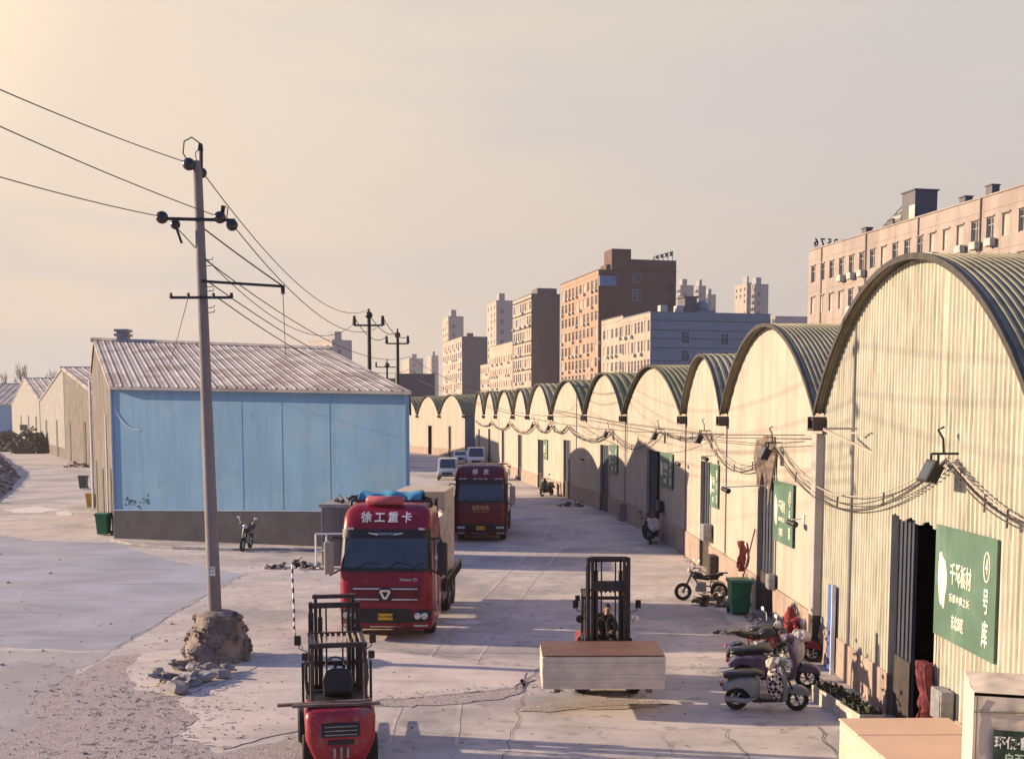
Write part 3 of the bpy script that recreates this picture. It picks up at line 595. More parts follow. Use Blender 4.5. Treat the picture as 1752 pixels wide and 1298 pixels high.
# roof top things of block A
P = at(1547, 330, 112); hb = P.z - HA
def onA(x, y): return Vector((farC.x, farC.y, 0)) + Matrix.Rotation(rzA, 3, 'Z') @ Vector((x, y, 0))
sA = -(along(Vector((farC.x, farC.y, HA)), uA, 1538))
pen = MB(); pen.box(.25, 2.5, sA - 2.3, sA, HA - .8, HA + 2.7); pen.box(.12, 2.65, sA - 2.4, sA + .1, HA + 2.7, HA + 2.82); pe = pen.build('stair_house', m_sl, root)
dr = MB(); dr.box(.18, .25, sA - 2.4, sA - 1.4, HA - .6, HA + 1.4); dr.build('door', m_wf, pe)
tub = MB()
for k in range(4): tub.tube([(.9, sA, HA + 2.2 - k * .5), (.9, sA + 6.5, HA - .3 - k * .12)], .05, 6)
for k in range(7): tub.bar((.9, sA + k, HA + 2.2 - k * .36), (.9, sA + k, HA - .5), .05)
tub.build('roof_ramp', m_rim, root)
for k, (px, lab) in enumerate(((1470, 'left'), (1515, 'mid'), (1637, 'm2'), (1682, 'right'))):
    s = along(Vector((farC.x, farC.y, HA)), uA, px); t = MB(); t.box(.5, 1.2, -s - .45, -s + .45, HA - .5, HA + .75 + .25 * (k == 3)); t.box(.4, 1.3, -s - .5, -s + .5, HA + .75 + .25 * (k == 3), HA + .83 + .25 * (k == 3)); t.build('vent_box', m_sl, root)
t = MB(); s = along(Vector((farC.x, farC.y, HA)), uA, 1522); t.tube([(1.2, -s - .9, HA + .7), (1.2, -s + .9, HA + .7)], .6, 12); t.build('water_tank', chrome, root)
sg = thing('rooftop_sign', onA(.3, -.4) + Vector((0, 0, HA)), rzA, 'mirrored black digits standing on the far roof end of the pink block', 'sign')
for k, ch in enumerate('67598'):                       # faces away, so it reads reversed from here
    Mx = Matrix.Translation((.35 + .78 * k, 0, .92)) @ Matrix(((-1, 0, 0, 0), (0, 0, 1, 0), (0, 1, 0, 0), (0, 0, 0, 1)))
    text(ch, 1.12, 'digit', black, sg, Mx, .03, .025)
fr = MB(); fr.bar((0, .03, .5), (4, .03, .5), .04)
for k in range(5): fr.bar((.3 + .8 * k, .03, 0), (.3 + .8 * k, .03, .95), .04)
fr.build('sign_frame', black, sg)
# C and neighbours
r_, C, H, L, Wd = block('tall orange tiled block with shaded brown end wall, tallest of the middle group', 960, 1024, 1157, 462, 235, m_orange, m_brown, 10, 1.5, 1.9, 3.1, 7, 1.6, ac=.45, seed=2, grp=G, fwin=[(7.2, 32.4, 1.7, 2.0), (7.2, 28.8, 1.7, 2.2)])
t = MB(); zt = at(1050, 428, 238).z; z2 = at(1100, 445, 238).z; x0 = along(Vector((C.x, C.y, zt)), Vector((.973, .231, 0)), 1047); x1 = along(Vector((C.x, C.y, zt)), Vector((.973, .231, 0)), 1080)
t.box(x0, x1, .05, 5, H, zt); t.box(x1, Wd, .02, 9, H + .14, z2); t.box(x0 - .8, x0, 1, 5, H, H + 1.3); t.build('stair_tower', m_brown, r_)
t = MB(); t.box(.1, 3.6, -.6, -.03, H - 3.1, H - 1.1); t.build('blue_board', mat('blue_board', (.12, .20, .34), .6, 0, .1, 1), r_)
t = MB(); 
for k in range(5): t.bar((Wd - 4.6 + k * 1.0, .6, z2), (Wd - 4.6 + k * 1.0, .6, z2 + .7 + k * .28), .12); 
t.bar((Wd - 4.8, .6, z2 + .6), (Wd - .5, .6, z2 + 1.9), .12); t.bar((Wd - 4.8, .6, z2 + .2), (Wd - .5, .6, z2 + 1.1), .1)
for k in range(4): t.box(Wd - 4.2 + k * 1.0, Wd - 3.6 + k, .5, .6, z2 + .35 + k * .2, z2 + .95 + k * .28)
t.build('roof_lettering_frame', m_sl, r_)
for k in range(5): t = MB(); z = H - 3.8 - 3.1 * k; t.box(Wd - 1.9, Wd - .5, -.12, -.02, z, z + 1.5); t.build('balcony_window', m_rim, r_)
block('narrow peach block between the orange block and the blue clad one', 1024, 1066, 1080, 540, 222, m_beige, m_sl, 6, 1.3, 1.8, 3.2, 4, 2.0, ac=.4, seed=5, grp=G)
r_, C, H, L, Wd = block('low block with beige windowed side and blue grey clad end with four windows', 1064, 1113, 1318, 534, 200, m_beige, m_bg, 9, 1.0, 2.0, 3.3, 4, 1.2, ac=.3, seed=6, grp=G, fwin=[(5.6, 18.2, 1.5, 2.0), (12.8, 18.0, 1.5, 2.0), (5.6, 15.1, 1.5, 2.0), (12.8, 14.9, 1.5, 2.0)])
t = MB()
for z in (H - 1.4, H - 3.0, H - 4.4, H - 6.0, H - 8.2, H - 9.6): t.box(0, Wd, -.06, 0, z, z + .12)
t.build('cladding_joint', m_sl, r_)
for k, x in enumerate((2.0, 4.9)): t = MB(); t.box(x, x + 1.3, .6, 2, H - .3, H + 1.3); t.build('air_handler', m_ac, r_, .05)
t = MB(); t.box(6.4, 8.6, .6, 4, H - .3, H + 2.7); t.box(6.1, 8.9, .4, 4.2, H + 2.7, H + 2.9); t.build('stair_house', m_sl, r_)
t = MB(); t.ball((10.2, 2, H + 1.3), (1.2, 1.0, 1.1)); t.box(8.9, 12.3, 1.2, 3, H - .2, H + .7); t.build('water_tank', m_bg, r_)
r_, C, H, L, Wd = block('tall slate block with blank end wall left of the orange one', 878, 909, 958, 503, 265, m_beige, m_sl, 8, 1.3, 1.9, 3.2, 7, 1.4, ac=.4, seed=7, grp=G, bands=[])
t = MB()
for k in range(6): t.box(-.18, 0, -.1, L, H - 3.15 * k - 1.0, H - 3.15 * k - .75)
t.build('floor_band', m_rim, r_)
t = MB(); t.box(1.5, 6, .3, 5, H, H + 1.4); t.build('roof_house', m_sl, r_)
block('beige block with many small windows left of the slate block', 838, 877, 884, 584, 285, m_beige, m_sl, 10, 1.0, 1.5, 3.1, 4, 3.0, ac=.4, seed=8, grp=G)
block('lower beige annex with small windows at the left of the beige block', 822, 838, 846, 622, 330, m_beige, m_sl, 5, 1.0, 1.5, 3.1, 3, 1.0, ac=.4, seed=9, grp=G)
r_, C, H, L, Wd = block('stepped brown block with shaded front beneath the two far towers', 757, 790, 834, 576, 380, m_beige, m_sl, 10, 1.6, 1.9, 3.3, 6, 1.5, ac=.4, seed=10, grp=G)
t = MB(); t.box(2, 4, 1, 3, H, H + 1.3); t.box(-.01, 3.5, -.35, 0, 0, H - 7); t.build('roof_house', m_sl, r_)
def tower(label, xl, xc, xr, yt, Z, seed=1, m1=None, VP=400):
    r_, C, H, L, Wd = block(label, xl, xc, xr, yt, Z, m1 or m_towl, m_tow, 3, max(2.0, 6 * Z / 2000 * .6), 1.8, 3.2, 14, 2, VP=VP, ac=0, seed=seed, name='tower_block', grp='pale high rise towers far off')
    t = MB(); t.box(Wd * .2, Wd * .55, 1, 6, H, H + 3.5); t.build('roof_house', m_tow, r_)
    for k in range(4): t = MB(); t.box(Wd * .25, Wd * .45, -.15, 0, H - 6 - 4.8 * k, H - 4 - 4.8 * k); t.build('window_bay', m_sl, r_)
    return r_
tower('slim pale tower, left of the middle pair', 757, 767, 793, 541, 620, 1)
tower('slim pale tower, right and taller of the middle pair', 833, 849, 877, 514, 560, 2)
tower('broad pale tower block behind the blue hall roof', 527, 568, 602, 581, 480, 3, VP=-900)
tower('hazy low tower left of centre behind the poles', 688, 700, 724, 613, 900, 4)
tower('faintest hazy tower right of the poles', 730, 738, 750, 608, 1000, 5)
tower('grey tower just right of the orange block', 1158, 1164, 1187, 488, 640, 6, m_tow)
tower('middle stepped grey tower right of the orange block', 1190, 1195, 1208, 489, 660, 7, m_tow)
tower('lowest grey tower of the three right of the orange block', 1206, 1210, 1225, 504, 680, 8, m_tow)
tower('cream fronted half of the twin tower at the right', 1257, 1278, 1286, 484, 620, 9)
tower('grey half of the twin tower at the right', 1286, 1290, 1315, 486, 600, 10)
block('small distant building left of the twin tower', 1240, 1244, 1258, 538, 700, m_towl, m_tow, grp=G)
block('low distant building between twin tower and pink block', 1316, 1326, 1384, 541, 560, m_towl, m_tow, 4, 2, 2, 4, 2, ac=0, grp=G)
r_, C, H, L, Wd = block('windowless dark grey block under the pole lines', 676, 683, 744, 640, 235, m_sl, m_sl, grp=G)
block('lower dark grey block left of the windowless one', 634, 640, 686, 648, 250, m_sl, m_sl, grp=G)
# ------------------------------------------------------------------ signs and fittings on the right wall
m_green = mat('green_sign', (.08, .145, .105), .6, 0, .12, 1.2, dirt=((.16, .22, .15), .5), dscale=.9, dth=.56)
m_cream = mat('cream_lettering', (.80, .74, .58), .6, 0, .05, 3)
WF = Matrix(((0, 0, -1, 0), (-1, 0, 0, 0), (0, 1, 0, 0), (0, 0, 0, 1)))     # text frame on a wall facing local -X
def on_unit(i, px, z=2):
    A, B, u, rz, L = units_frame(VAL[i], VAL[i + 1]); s = along(Vector((A.x, A.y, z)), u, px); n = Vector((-u.y, u.x, 0)); return A + u * s, u, n, rz
def wall_sign(i, pxa, pxb, yt, yb, num, label, detail=True):
    Pf, u, n, rz = on_unit(i, pxa, 3); Pn, *_ = on_unit(i, pxb, 3); w = (Pf - Pn).length
    zt = zat(yt, Pf.x, Pf.y); zb = zat(yb, Pf.x, Pf.y); h = zt - zb; c = (Pf + Pn) / 2 + n * .07; c.z = (zt + zb) / 2
    r = thing('warehouse_sign', c, rz, label, 'sign', 'green warehouse number signs')
    b = MB(); b.box(-.015, .015, -w / 2, w / 2, -h / 2, h / 2); b.build('board', m_green, r, .004)
    b = MB(); b.box(.015, .05, -w / 2 + .05, w / 2 - .05, -h / 2 + .1, -h / 2 + .16); b.box(.015, .05, -w / 2 + .05, w / 2 - .05, h / 2 - .16, h / 2 - .1); b.build('rail', galv, r)
    def T(s, size, y, z, sx, sp=1.0, nm='lettering'):   # y measured from the far edge towards the near one, 0..1 ; z up 0..1
        text(s, size, nm, m_cream, r, Matrix.Translation((-.022, w / 2 - y * w, -h / 2 + z * h)) @ WF, .004, size * .013, sx, sp)
    k = h / 1.95; sx = .72 * w / 2.6 / k
    T('千舜板材', .40 * k, .46, .59, sx * .80, 1.0); T('乐都金属之城', .155 * k, .45, .385, sx * 1.25, 1.15); T('东北商区', .26 * k, .43, .175, sx * .72, .98)
    T('号', .44 * k, .865, .46, sx * .66); T('库', .46 * k, .865, .19, sx * .72); T(num, .36 * k, .865, .755, sx * .60)
    ring = MB(); ring.tube([(-.02, w / 2 - w * .865 + .105 * w / 2.6 * math.cos(a), -h / 2 + .755 * h + .235 * k * math.sin(a)) for a in [2 * math.pi * j / 28 for j in range(28)]], .013, 5, True); ring.build('ring', m_cream, r)
    lf = MB(); P = [(.0, .95), (.035, .98), (.05, .9), (.10, .84), (.14, .62), (.135, .40), (.11, .22), (.105, .05), (.085, 0), (.06, .10), (.045, .04), (.015, .12), (.0, .3), (-.02, .5), (-.015, .75)]
    lf.add([(-.02, w / 2 - w * (.085 + x), -h / 2 + h * (.26 + .52 * z)) for x, z in P], [tuple(range(len(P)))]); lf.build('emblem', m_cream, r)
    return r
wall_sign(1, 1607, 1712, 896, 1082, '4', 'large green sign with a circled 4, the biggest and nearest sign')
wall_sign(2, 1328, 1361, 821, 922, '5', 'green sign on the second warehouse front, right of the torn plaster')
wall_sign(3, 1218, 1232, 792, 865, '6', 'green sign right of the slate door of the narrow warehouse')
wall_sign(4, 1132, 1153, 773, 830, '7', 'green sign right of the half open door above the parked motorbike')
wall_sign(5, 1044, 1058, 760, 808, '8', 'green sign far down the row above the forklift mast')
wall_sign(7, 932, 938, 751, 785, '9', 'farthest green sign, white lettered, beyond the bend of the row')
m_cable = mat('cable_sheath', (.06, .05, .05), .7, 0, .2, 5); m_cable2 = mat('pale_cable', (.40, .33, .27), .7, 0, .1, 5)
# lamp brackets with the cable looping between them
pts = [(1, 1800, 905, 0), (1, 1642, 786, 1), (2, 1338, 763, 1), (3, 1217, 741, 1), (4, 1137, 738, 1), (5, 1049, 737, 1), (6, 975, 728, 0), (6, 948, 727, 1), (7, 920, 724, 1), (8, 877, 724, 1), (9, 845, 723, 1), (10, 816, 719, 0)]
CP3 = []
for i, px, py, lamp in pts:
    P, u, n, rz = on_unit(i, px, 5.3); Q = at(px, py, P.y); Q = Vector((P.x, P.y, Q.z)) + n * .22; CP3.append(Q)
    if lamp:
        far = P.y > 60; r = thing('floodlight', Q, rz, {1642: 'large black floodlight on a bracket over the numbered door', 1338: 'black floodlight at the seam above the torn plaster', 1217: 'black floodlight over the narrow warehouse', 1137: 'square black floodlight above the green sign of the motorbike warehouse',
            1049: 'small floodlight hanging left of the first sign before the bend'}.get(px, 'tiny floodlight on the far wall above the doorway, %s' % {948: 'nearest of the four past the bend', 920: 'second of the four past the bend', 877: 'third of the four past the bend', 845: 'farthest of the four past the bend'}.get(px, '')), 'floodlight', 'floodlights along the warehouse wall')
        b = MB(); b.bar((.2, 0, .1), (-.25, 0, .1), .04); b.bar((-.2, -.17, -.32), (-.2, -.17, .1), .03); b.bar((-.2, .17, -.32), (-.2, .17, .1), .03); b.tube([(-.05, 0, .1), (-.05, .05, .35), (-.12, .1, .5), (-.05, .02, .55)], .02, 6); b.build('bracket', dark, r)
        b = MB(); b.M = Matrix.Translation((-.25, 0, -.22)) @ Matrix.Rotation(R(25), 4, 'Y'); b.box(-.04, .10, -.2, .2, -.16, .16); b.box(-.10, -.04, -.24, .24, -.2, .2); lh = b.build('lamp_head', black, r, .01)
        b = MB(); b.M = Matrix.Translation((-.25, 0, -.22)) @ Matrix.Rotation(R(25), 4, 'Y'); b.box(-.106, -.10, -.2, .2, -.16, .16); b.build('lens', glass, lh)
SG = [.18, 1.15, .95, .25, .85, .75, .5, .6, .8, .6, .5]
for j, (a, c) in enumerate(zip(CP3, CP3[1:])):
    b = MB(); d = SG[j] if j < len(SG) else .5
    for k, (dz, dx, dd) in enumerate(((0, 0, 1), (.06, .04, .9), (-.05, -.03, 1.07), (.02, .06, 1.15))):
        b.k = 1 if k == 1 else 0
        o = Vector((dx, 0, dz)); b.tube(sag(a + o, c + o * .6, d * dd, 22), .013 if j < 5 else .022, 5)
    for t in (.25, .5, .8): p = sag(a, c, d, 20)[int(20 * t)]; b.k = 0; b.tube([p, p + Vector((.03, .1, .12)), p + Vector((0, .05, -.15))], .018, 5)
    tag(b.build('looping_cable', [m_cable, m_cable2]), '%s loop of bundled cable slung along the warehouse wall' % ['first and longest', 'second', 'third', 'short flat fourth', 'fifth', 'sixth', 'seventh', 'eighth', 'ninth', 'tenth', 'farthest'][j], 'cable', 'cable loops along the warehouse wall')
b = MB(); P0, _, n0, _ = on_unit(2, 1398, 5); P1, *_ = on_unit(6, 965, 5)
L_ = [(1400, 744, 2), (1330, 744, 2), (1237, 744, 3), (1175, 735, 4), (1068, 722, 5), (1000, 709, 6), (950, 700, 7)]
PL = []
for px, py, i in L_: P, u, n, rz = on_unit(i, px, 5.5); PL.append(Vector((P.x, P.y, at(px, py, P.y).z)) + n * .35)
b.tube(PL, .015, 5); b.tube([p + Vector((0, 0, -.16 - .1 * (k % 2))) for k, p in enumerate(PL)], .012, 5)
tag(b.build('straight_cable', m_cable), 'taut pair of thin cables running along the wall above the loops', 'cable')
def wall_box(name, i, px, py, w, h, d, m, label, cat, legs=False):
    P, u, n, rz = on_unit(i, px, 1.2); z = zat(py, P.x, P.y); r = thing(name, (P.x, P.y, z), rz, label, cat)
    b = MB(); b.box(-d - .08, -.08, -w / 2, w / 2, -h / 2, h / 2); b.build('box', m, r, .012); b = MB(); b.box(-d - .095, -d - .08, -w / 2 + .04, w / 2 - .04, -h / 2 + .04, h / 2 - .04); b.build('lid', m, r, .004)
    if legs: b = MB(); b.bar((-.15, -w / 3, -h / 2), (-.15, -w / 3, -z), .035); b.bar((-.15, w / 3, -h / 2), (-.15, w / 3, -z), .035); b.build('conduit', galv, r)
    return r
wall_box('meter_box', 1, 1631, 1204, .5, .52, .22, galv, 'grey metal meter box on legs right of the maroon cloth', 'meter box', True)
wall_box('meter_box', 2, 1328, 994, .42, .42, .18, galv, 'small grey meter box beside the door of the second front', 'meter box')
wall_box('meter_box', 3, 1218, 910, .7, .62, .3, galv, 'grey meter box right of the slate sliding door', 'meter box')
wall_box('switch_box', 4, 1135, 866, .7, .55, .2, dark, 'dark switch box low under the green sign', 'switch box')
wall_box('cabinet', 3, 1230, 971, .7, .95, .3, m_leafb, 'small brown cabinet against the wall left of the green bin', 'cabinet')
wall_box('cabinet', 5, 1072, 884, .9, 1.6, .4, m_plinth, 'brown cabinet standing at the wall between two doors', 'cabinet')
def camera_bracket(i, px, py, label, ln=.9):
    P, u, n, rz = on_unit(i, px, 4); z = zat(py, P.x, P.y); r = thing('security_camera', (P.x, P.y, z), rz, label, 'camera', 'cameras on the warehouse wall')
    b = MB(); b.box(-.05, 0, -.08, .08, -.1, .1); b.bar((0, 0, 0), (-ln, 0, -.05), .035); b.build('arm', white, r); b = MB(); b.M = Matrix.Translation((-ln, 0, -.1)) @ Matrix.Rotation(R(-70), 4, 'Z'); b.tube([(-.14, 0, 0), (.16, 0, -.05)], .07, 10); b.tube([(.16, 0, -.05), (.2, 0, -.06)], .085, 10); b.build('camera_body', black, r)
camera_bracket(2, 1378, 886, 'black camera on a pale arm right of the sign on the second front', .35)
camera_bracket(3, 1228, 778, 'camera on arm beside the narrow warehouse door', .5); camera_bracket(4, 1178, 788, 'camera on arm right of the motorbike warehouse sign', .5); camera_bracket(5, 1008, 782, 'camera on arm left of the fifth door', .5)
camera_bracket(2, 1316, 830, 'camera on a long wire arm left of the torn plaster', 1.3)
# empty lamp bracket near the top left of the numbered front
P, u, n, rz = on_unit(1, 1488, 5.2); r = thing('wall_bracket', (P.x, P.y, at(1480, 750, P.y).z), rz, 'empty angle iron bracket high on the corrugated front', 'bracket')
b = MB(); b.bar((0, -.35, .2), (0, -.35, -.35), .05); b.bar((0, -.35, -.3), (-.75, .9, .18), .045); b.bar((0, .9, .2), (-.75, .9, .2), .04); b.bar((0, -.35, .16), (-.4, .4, .1), .035); b.build('frame', m_cable2, r)
# blue narrow door leaf
P, u, n, rz = on_unit(1, 1431, 1); r = thing('blue_shutter', (P.x, P.y, 0), rz, 'narrow bright blue shutter standing against the corrugated wall', 'shutter')
b = MB(); b.box(-.16, -.1, -.2, .2, .05, 2.05); b.build('panel', m_bluedoor, r, .01); b = MB(); b.box(-.19, -.10, -.25, -.2, 0, 2.1); b.build('edge_strip', mat('pale_edge', (.6, .62, .7), .5), r)
# torn plaster over the second door
P, u, n, rz = on_unit(2, 1312, 4); r = thing('torn_plaster', (P.x, P.y, 4.1), rz, 'ragged strip of torn plaster hanging above the second door', 'plaster')
b = MB(); rr = random.Random(5)
for k in range(10):
    y = -1.3 + .26 * k; L = rr.uniform(.3, 1.2) + (.8 if k in (1, 2) else 0); b.tube([(-.05, y, 1.3 - rr.random() * .5), (-.1, y + rr.uniform(-.1, .1), .6), (-.08 - .1 * rr.random(), y + rr.uniform(-.15, .15), .25 - L * .5)], [.09, .11, .02], 5)
b.build('shreds', mat('torn_plaster', (.32, .24, .19), .9, 0, .35, 3), r)
# drain pipe columns between fronts
m_pipe = mat('pale_pipe', (.34, .31, .30), .7, 0, .12, 1)
for i, lab in ((2, 'pale downpipe column between the corrugated and the smooth front'), (3, 'downpipe between second front and narrow front'), (4, 'downpipe between narrow front and motorbike front'), (5, 'downpipe between fourth and fifth front')):
    A = Vector((*VAL[i], 0)); r = thing('downpipe', (A.x, A.y, 0), 0, lab, 'pipe', 'downpipes below the roof valleys')
    b = MB(); w = .34 if i == 2 else .1; b.box(-w * .7, -.02, -.15, -.15 + w * 1.2, 1.1, 5.55); b.build('pipe', m_pipe, r, .02); b = MB(); b.box(-w * .7 + .01, -.07, -.14, -.16 + w * 1.2, 0, 1.1); b.build('foot', m_leafb, r)
# hanging cloths
m_mar = mat('maroon_cloth', (.16, .035, .04), .9, 0, .3, 4)
def cloth(i, px, yt, yb, label, w=.35, seed=1, m=m_mar):
    P, u, n, rz = on_unit(i, px, 1.3); z0 = zat(yb, P.x, P.y); z1 = zat(yt, P.x, P.y); h = z1 - z0
    def f(a, t):
        q = w * (.5 + .5 * math.sin(t * 4 + .6)) * .6 + w * .3; return (-.2 - .1 * math.sin(a * 17 + t * 5) - .06 * noise.noise(Vector((a * 5, t * 5, seed))), (a - .5) * q * 2 + .12 * math.sin(t * 6 + seed), z1 - h * t - .08 * math.sin(a * 9 + seed) * t)
    b = MB(); b.grid(f, 18, 16); o = b.build('hanging_cloth', m, None, 0, 60); o.location = (P.x, P.y, 0); o.rotation_euler = (0, 0, rz); md = o.modifiers.new('solid', 'SOLIDIFY'); md.thickness = .02
    return tag(o, label, 'cloth', 'maroon cloths')
cloth(1, 1603, 1134, 1236, 'long maroon cloth hanging right of the black doorway', .28, 1)
cloth(2, 1279, 926, 974, 'short maroon cloth hanging above the green bin', .2, 2)
r = thing('mop', g(1266, 1040), 0, 'mop handle standing up out of the green wheeled bin', 'mop'); b = MB(); q = at(1266, 1000, g(1266, 1040).y) - g(1266, 1040); q2_ = at(1293, 905, g(1266, 1040).y) - g(1266, 1040)
b.tube([q + Vector((-.03, 0, -.3)), q2_ + Vector((0, .1, 0))], .022, 6); b.build('handle', m_mar, r)
# ------------------------------------------------------------------ bins
def bin_(px, py, col, label, h=1.08, rz=0., w=.58):
    P = g(px, py); r = thing('wheeled_bin', P, rz, label, 'bin', 'wheeled rubbish bins')
    m = mat('bin_' + col, {'green': (.01, .13, .065), 'yellow': (.42, .23, .03), 'grey': (.07, .08, .085)}[col], .45, 0, .12, 3, dirt=((.2, .18, .15), .4), dscale=3, dth=.6)
    b = MB(); b.add([(-w * .42, -.25, .06), (w * .42, -.25, .06), (w * .42, .22, .06), (-w * .42, .22, .06), (-w * .5, -.36, h * .92), (w * .5, -.36, h * .92), (w * .5, .33, h * .92), (-w * .5, .33, h * .92)], [(3, 2, 1, 0), (0, 1, 5, 4), (1, 2, 6, 5), (2, 3, 7, 6), (3, 0, 4, 7), (4, 5, 6, 7)]); b.build('body', m, r, .03)
    b = MB(); b.box(-w * .55, w * .55, -.4, .38, h * .9, h * .94); b.prism([(-.4, h * .945), (-.3, h), (.3, h * 1.01), (.40, h * .945)], -w * .55, w * .55, 'YZ'); b.build('lid', m, r, .015)
    b = MB(); b.tube([(-w * .4, .42, h * .9), (w * .4, .42, h * .9)], .02, 6); b.build('handle', black, r)
    for sx in (-1, 1): b = MB(); b.wheel((sx * w * .44, .24, .11), .11, .06); b.build('wheel', rubber, r)
    return r
bin_(1264, 1050, 'green', 'green wheeled bin by the second warehouse door with a mop in it', 1.08, R(2), .62)
bin_(178, 915, 'green', 'green wheeled bin at the left corner of the blue hall', 1.12, R(-4), .62)
bin_(157, 868, 'yellow', 'orange yellow wheeled bin behind the left green bin', .95, R(8), .62)
bin_(143, 836, 'grey', 'grey wheeled bin, farthest of those along the left hall wall', 1.1, R(5), .66)
# ------------------------------------------------------------------ rubble, mound, pole
m_stone = cell_mat('mound_stone', (.11, .085, .075), (.27, .21, .175), 2.6, .9, 1.0)
P = g(374, 1126); r = thing('stone_mound', P, 0, 'rough brown stone mound built round the foot of the concrete pole', 'stone base')
b = MB(); rr = random.Random(9)
def mf(a, t):
    an = a * 2 * math.pi; rd = 0.82 * (1 - .42 * t ** 1.6) * (1 + .12 * noise.noise(Vector((math.cos(an) * 1.5, math.sin(an) * 1.5, t * 2)))); return (rd * math.cos(an), rd * math.sin(an), 1.12 * t)
b.grid(mf, 40, 8); b.lathe([(.48, 1.05), (.5, 1.12), (.3, 1.2), (.05, 1.22)], 20); b.build('core', m_stone, r)
for k in range(105):
    a = rr.random(); t = rr.random() ** .9; x, y, z = mf(a, t); b = b if False else b
    if k == 0: st = MB()
    st.rock((x * .93, y * .93, z * .96), rr.uniform(.09, .17), k, .8)
st.build('stones', m_stone, r, 0, 25)
m_chunk = mat('broken_slab', (.27, .245, .23), .9, 0, .2, 3, .5, 20)
for k, (px, py, s, rz, lab) in enumerate(((283, 1168, .34, .3, 'leftmost slab of the broken concrete heap, leaning'), (300, 1183, .40, 2, 'lowest front slab of the broken concrete heap'), (318, 1172, .38, .8, 'big rounded slab in the middle of the concrete heap'), (343, 1166, .40, .2, 'long slab at the centre right of the concrete heap'),
        (352, 1154, .3, 1.2, 'upper right slab of the concrete heap'), (330, 1148, .27, 2.2, 'small top slab of the concrete heap below the mound'), (302, 1146, .26, .5, 'thin slab at the back of the concrete heap'), (375, 1160, .3, 2.8, 'right hand slab of the concrete heap'), (392, 1150, .22, .9, 'rightmost small slab near the mound'), (270, 1158, .25, 1.6, 'outlying chunk at the left of the concrete heap'))):
    P = g(px, py); b = MB(); n_ = 7; rr = random.Random(k + 50); poly = [(s * rr.uniform(.75, 1.1) * math.cos(2 * math.pi * j / n_), .62 * s * rr.uniform(.75, 1.1) * math.sin(2 * math.pi * j / n_)) for j in range(n_)]
    b.M = Matrix.Rotation(rz, 4, 'Z') @ Matrix.Rotation(rr.uniform(-.25, .25), 4, 'X') @ Matrix.Rotation(rr.uniform(-.2, .2), 4, 'Y'); b.prism(poly, 0, rr.uniform(.14, .2), 'XY', .3) if k % 2 else b.rock((0, 0, .1), s * .95, k + 70, .42, 14, 9)
    b.v = [v + Vector((noise.noise(v * 5 + Vector((k, 0, 0))), noise.noise(v * 5 + Vector((0, k, 0))), noise.noise(v * 6))) * .05 for v in b.v]
    o = b.build('concrete_chunk', m_chunk, None, .015); o.location = (P.x, P.y, .03); tag(o, lab, 'rubble', 'broken concrete slabs below the stone mound')
PY = 28.4
m_pole = mat('pole_concrete', (.21, .18, .175), .85, 0, .1, .8, .15, 20, streak=(3, (.19, .16, .15), .5))
base = g(374, 1126); pb = at(368, 1060, base.y); pt = at(337.5, 276, base.y)
pole = thing('utility_pole', base, 0, 'tall leaning concrete utility pole in the stone mound, nearest pole', 'utility pole')
pl_ = lambda p: p - base
b = MB(); d = (pt - pb); b.tube([pl_(pb - d * .1), pl_(pb), pl_(pb + d * .5), pl_(pt)], [.178, .17, .135, .105], 20); b.build('shaft', m_pole, pole, 0, 50)
def onp(y): t = (1060 - y) / (1060 - 276); return pb + d * t
def pw(px, py, dy=0): return pl_(at(px, py, base.y + dy))
b = MB(); b.bar(pw(278, 374, -.12), pw(402, 377, -.12), .07); b.build('crossarm', dark, pole)
b = MB(); b.bar(pw(291, 509, -.16), pw(398, 509, -.16), .06)
for px in (292, 322, 365, 396): b.tube([pw(px, 509, -.16), pw(px, 501, -.16)], [.05, .035], 6)
b.build('crossarm', dark, pole)
b = MB(); b.bar(pw(345, 481, -.12), pw(485, 490, -.1), .075, .06); b.tube([pw(484, 488, -.1), pw(484, 503, -.1)], .05, 6); b.build('stay_arm', dark, pole)
b = MB(); b.tube([pw(344, 290), pw(344, 258)], .045, 8); b.tube([pw(343, 258), pw(343, 246)], [.07, .05], 8); b.build('top_spike', dark, pole)
m_ins = mat('insulator_black', (.012, .012, .016), .25, 0, .2, 4, spec=.6)
for px, py, s in ((323, 281, .155), (345, 296, .13), (277, 372, .155), (300, 384, .125), (376, 372, .15), (397, 385, .145)):
    b = MB(); c = pw(px, py, -.12 if s > .14 else .15); b.ball(c, (s, s * .8, s * .98)); b.tube([c + Vector((-.1, 0, .02)), c + Vector((.1, 0, -.02))], s * .5, 8); b.build('insulator', m_ins, pole, 0, 50)
b = MB(); b.bar(pw(380, 372, -.1), pw(382, 352, -.1), .08); b.bar(pw(300, 385, 0), pw(311, 416, 0), .05); b.build('hanger', dark, pole)
b = MB()
for y in (442, 452, 487, 494, 522, 530): q = pl_(onp(y)); b.tube([q + Vector((.1, -.1, 0)), q + Vector((.3, -.12, .02)), q + Vector((.31, -.12, .08))], .012, 5)
b.build('step_irons', galv, pole)
b = MB(); b.tube([pw(323, 278), pw(313, 262), pw(315, 242), pw(328, 235), pw(343, 246)], .018, 6); b.tube([pw(337, 280), pw(334, 262), pw(343, 252)], .012, 6); b.tube([pw(397, 392), pw(388, 372), pw(390, 356), pw(383, 352)], .014, 6); b.build('jumper_wire', m_cable, pole)
pq = MB(); q = pl_(onp(972)); pq.M = Matrix.Translation(q + Vector((0, -.155, 0))); pq.box(-.085, .085, -.01, .01, -.12, .1); np_ = pq.build('notice_plate', white, pole)
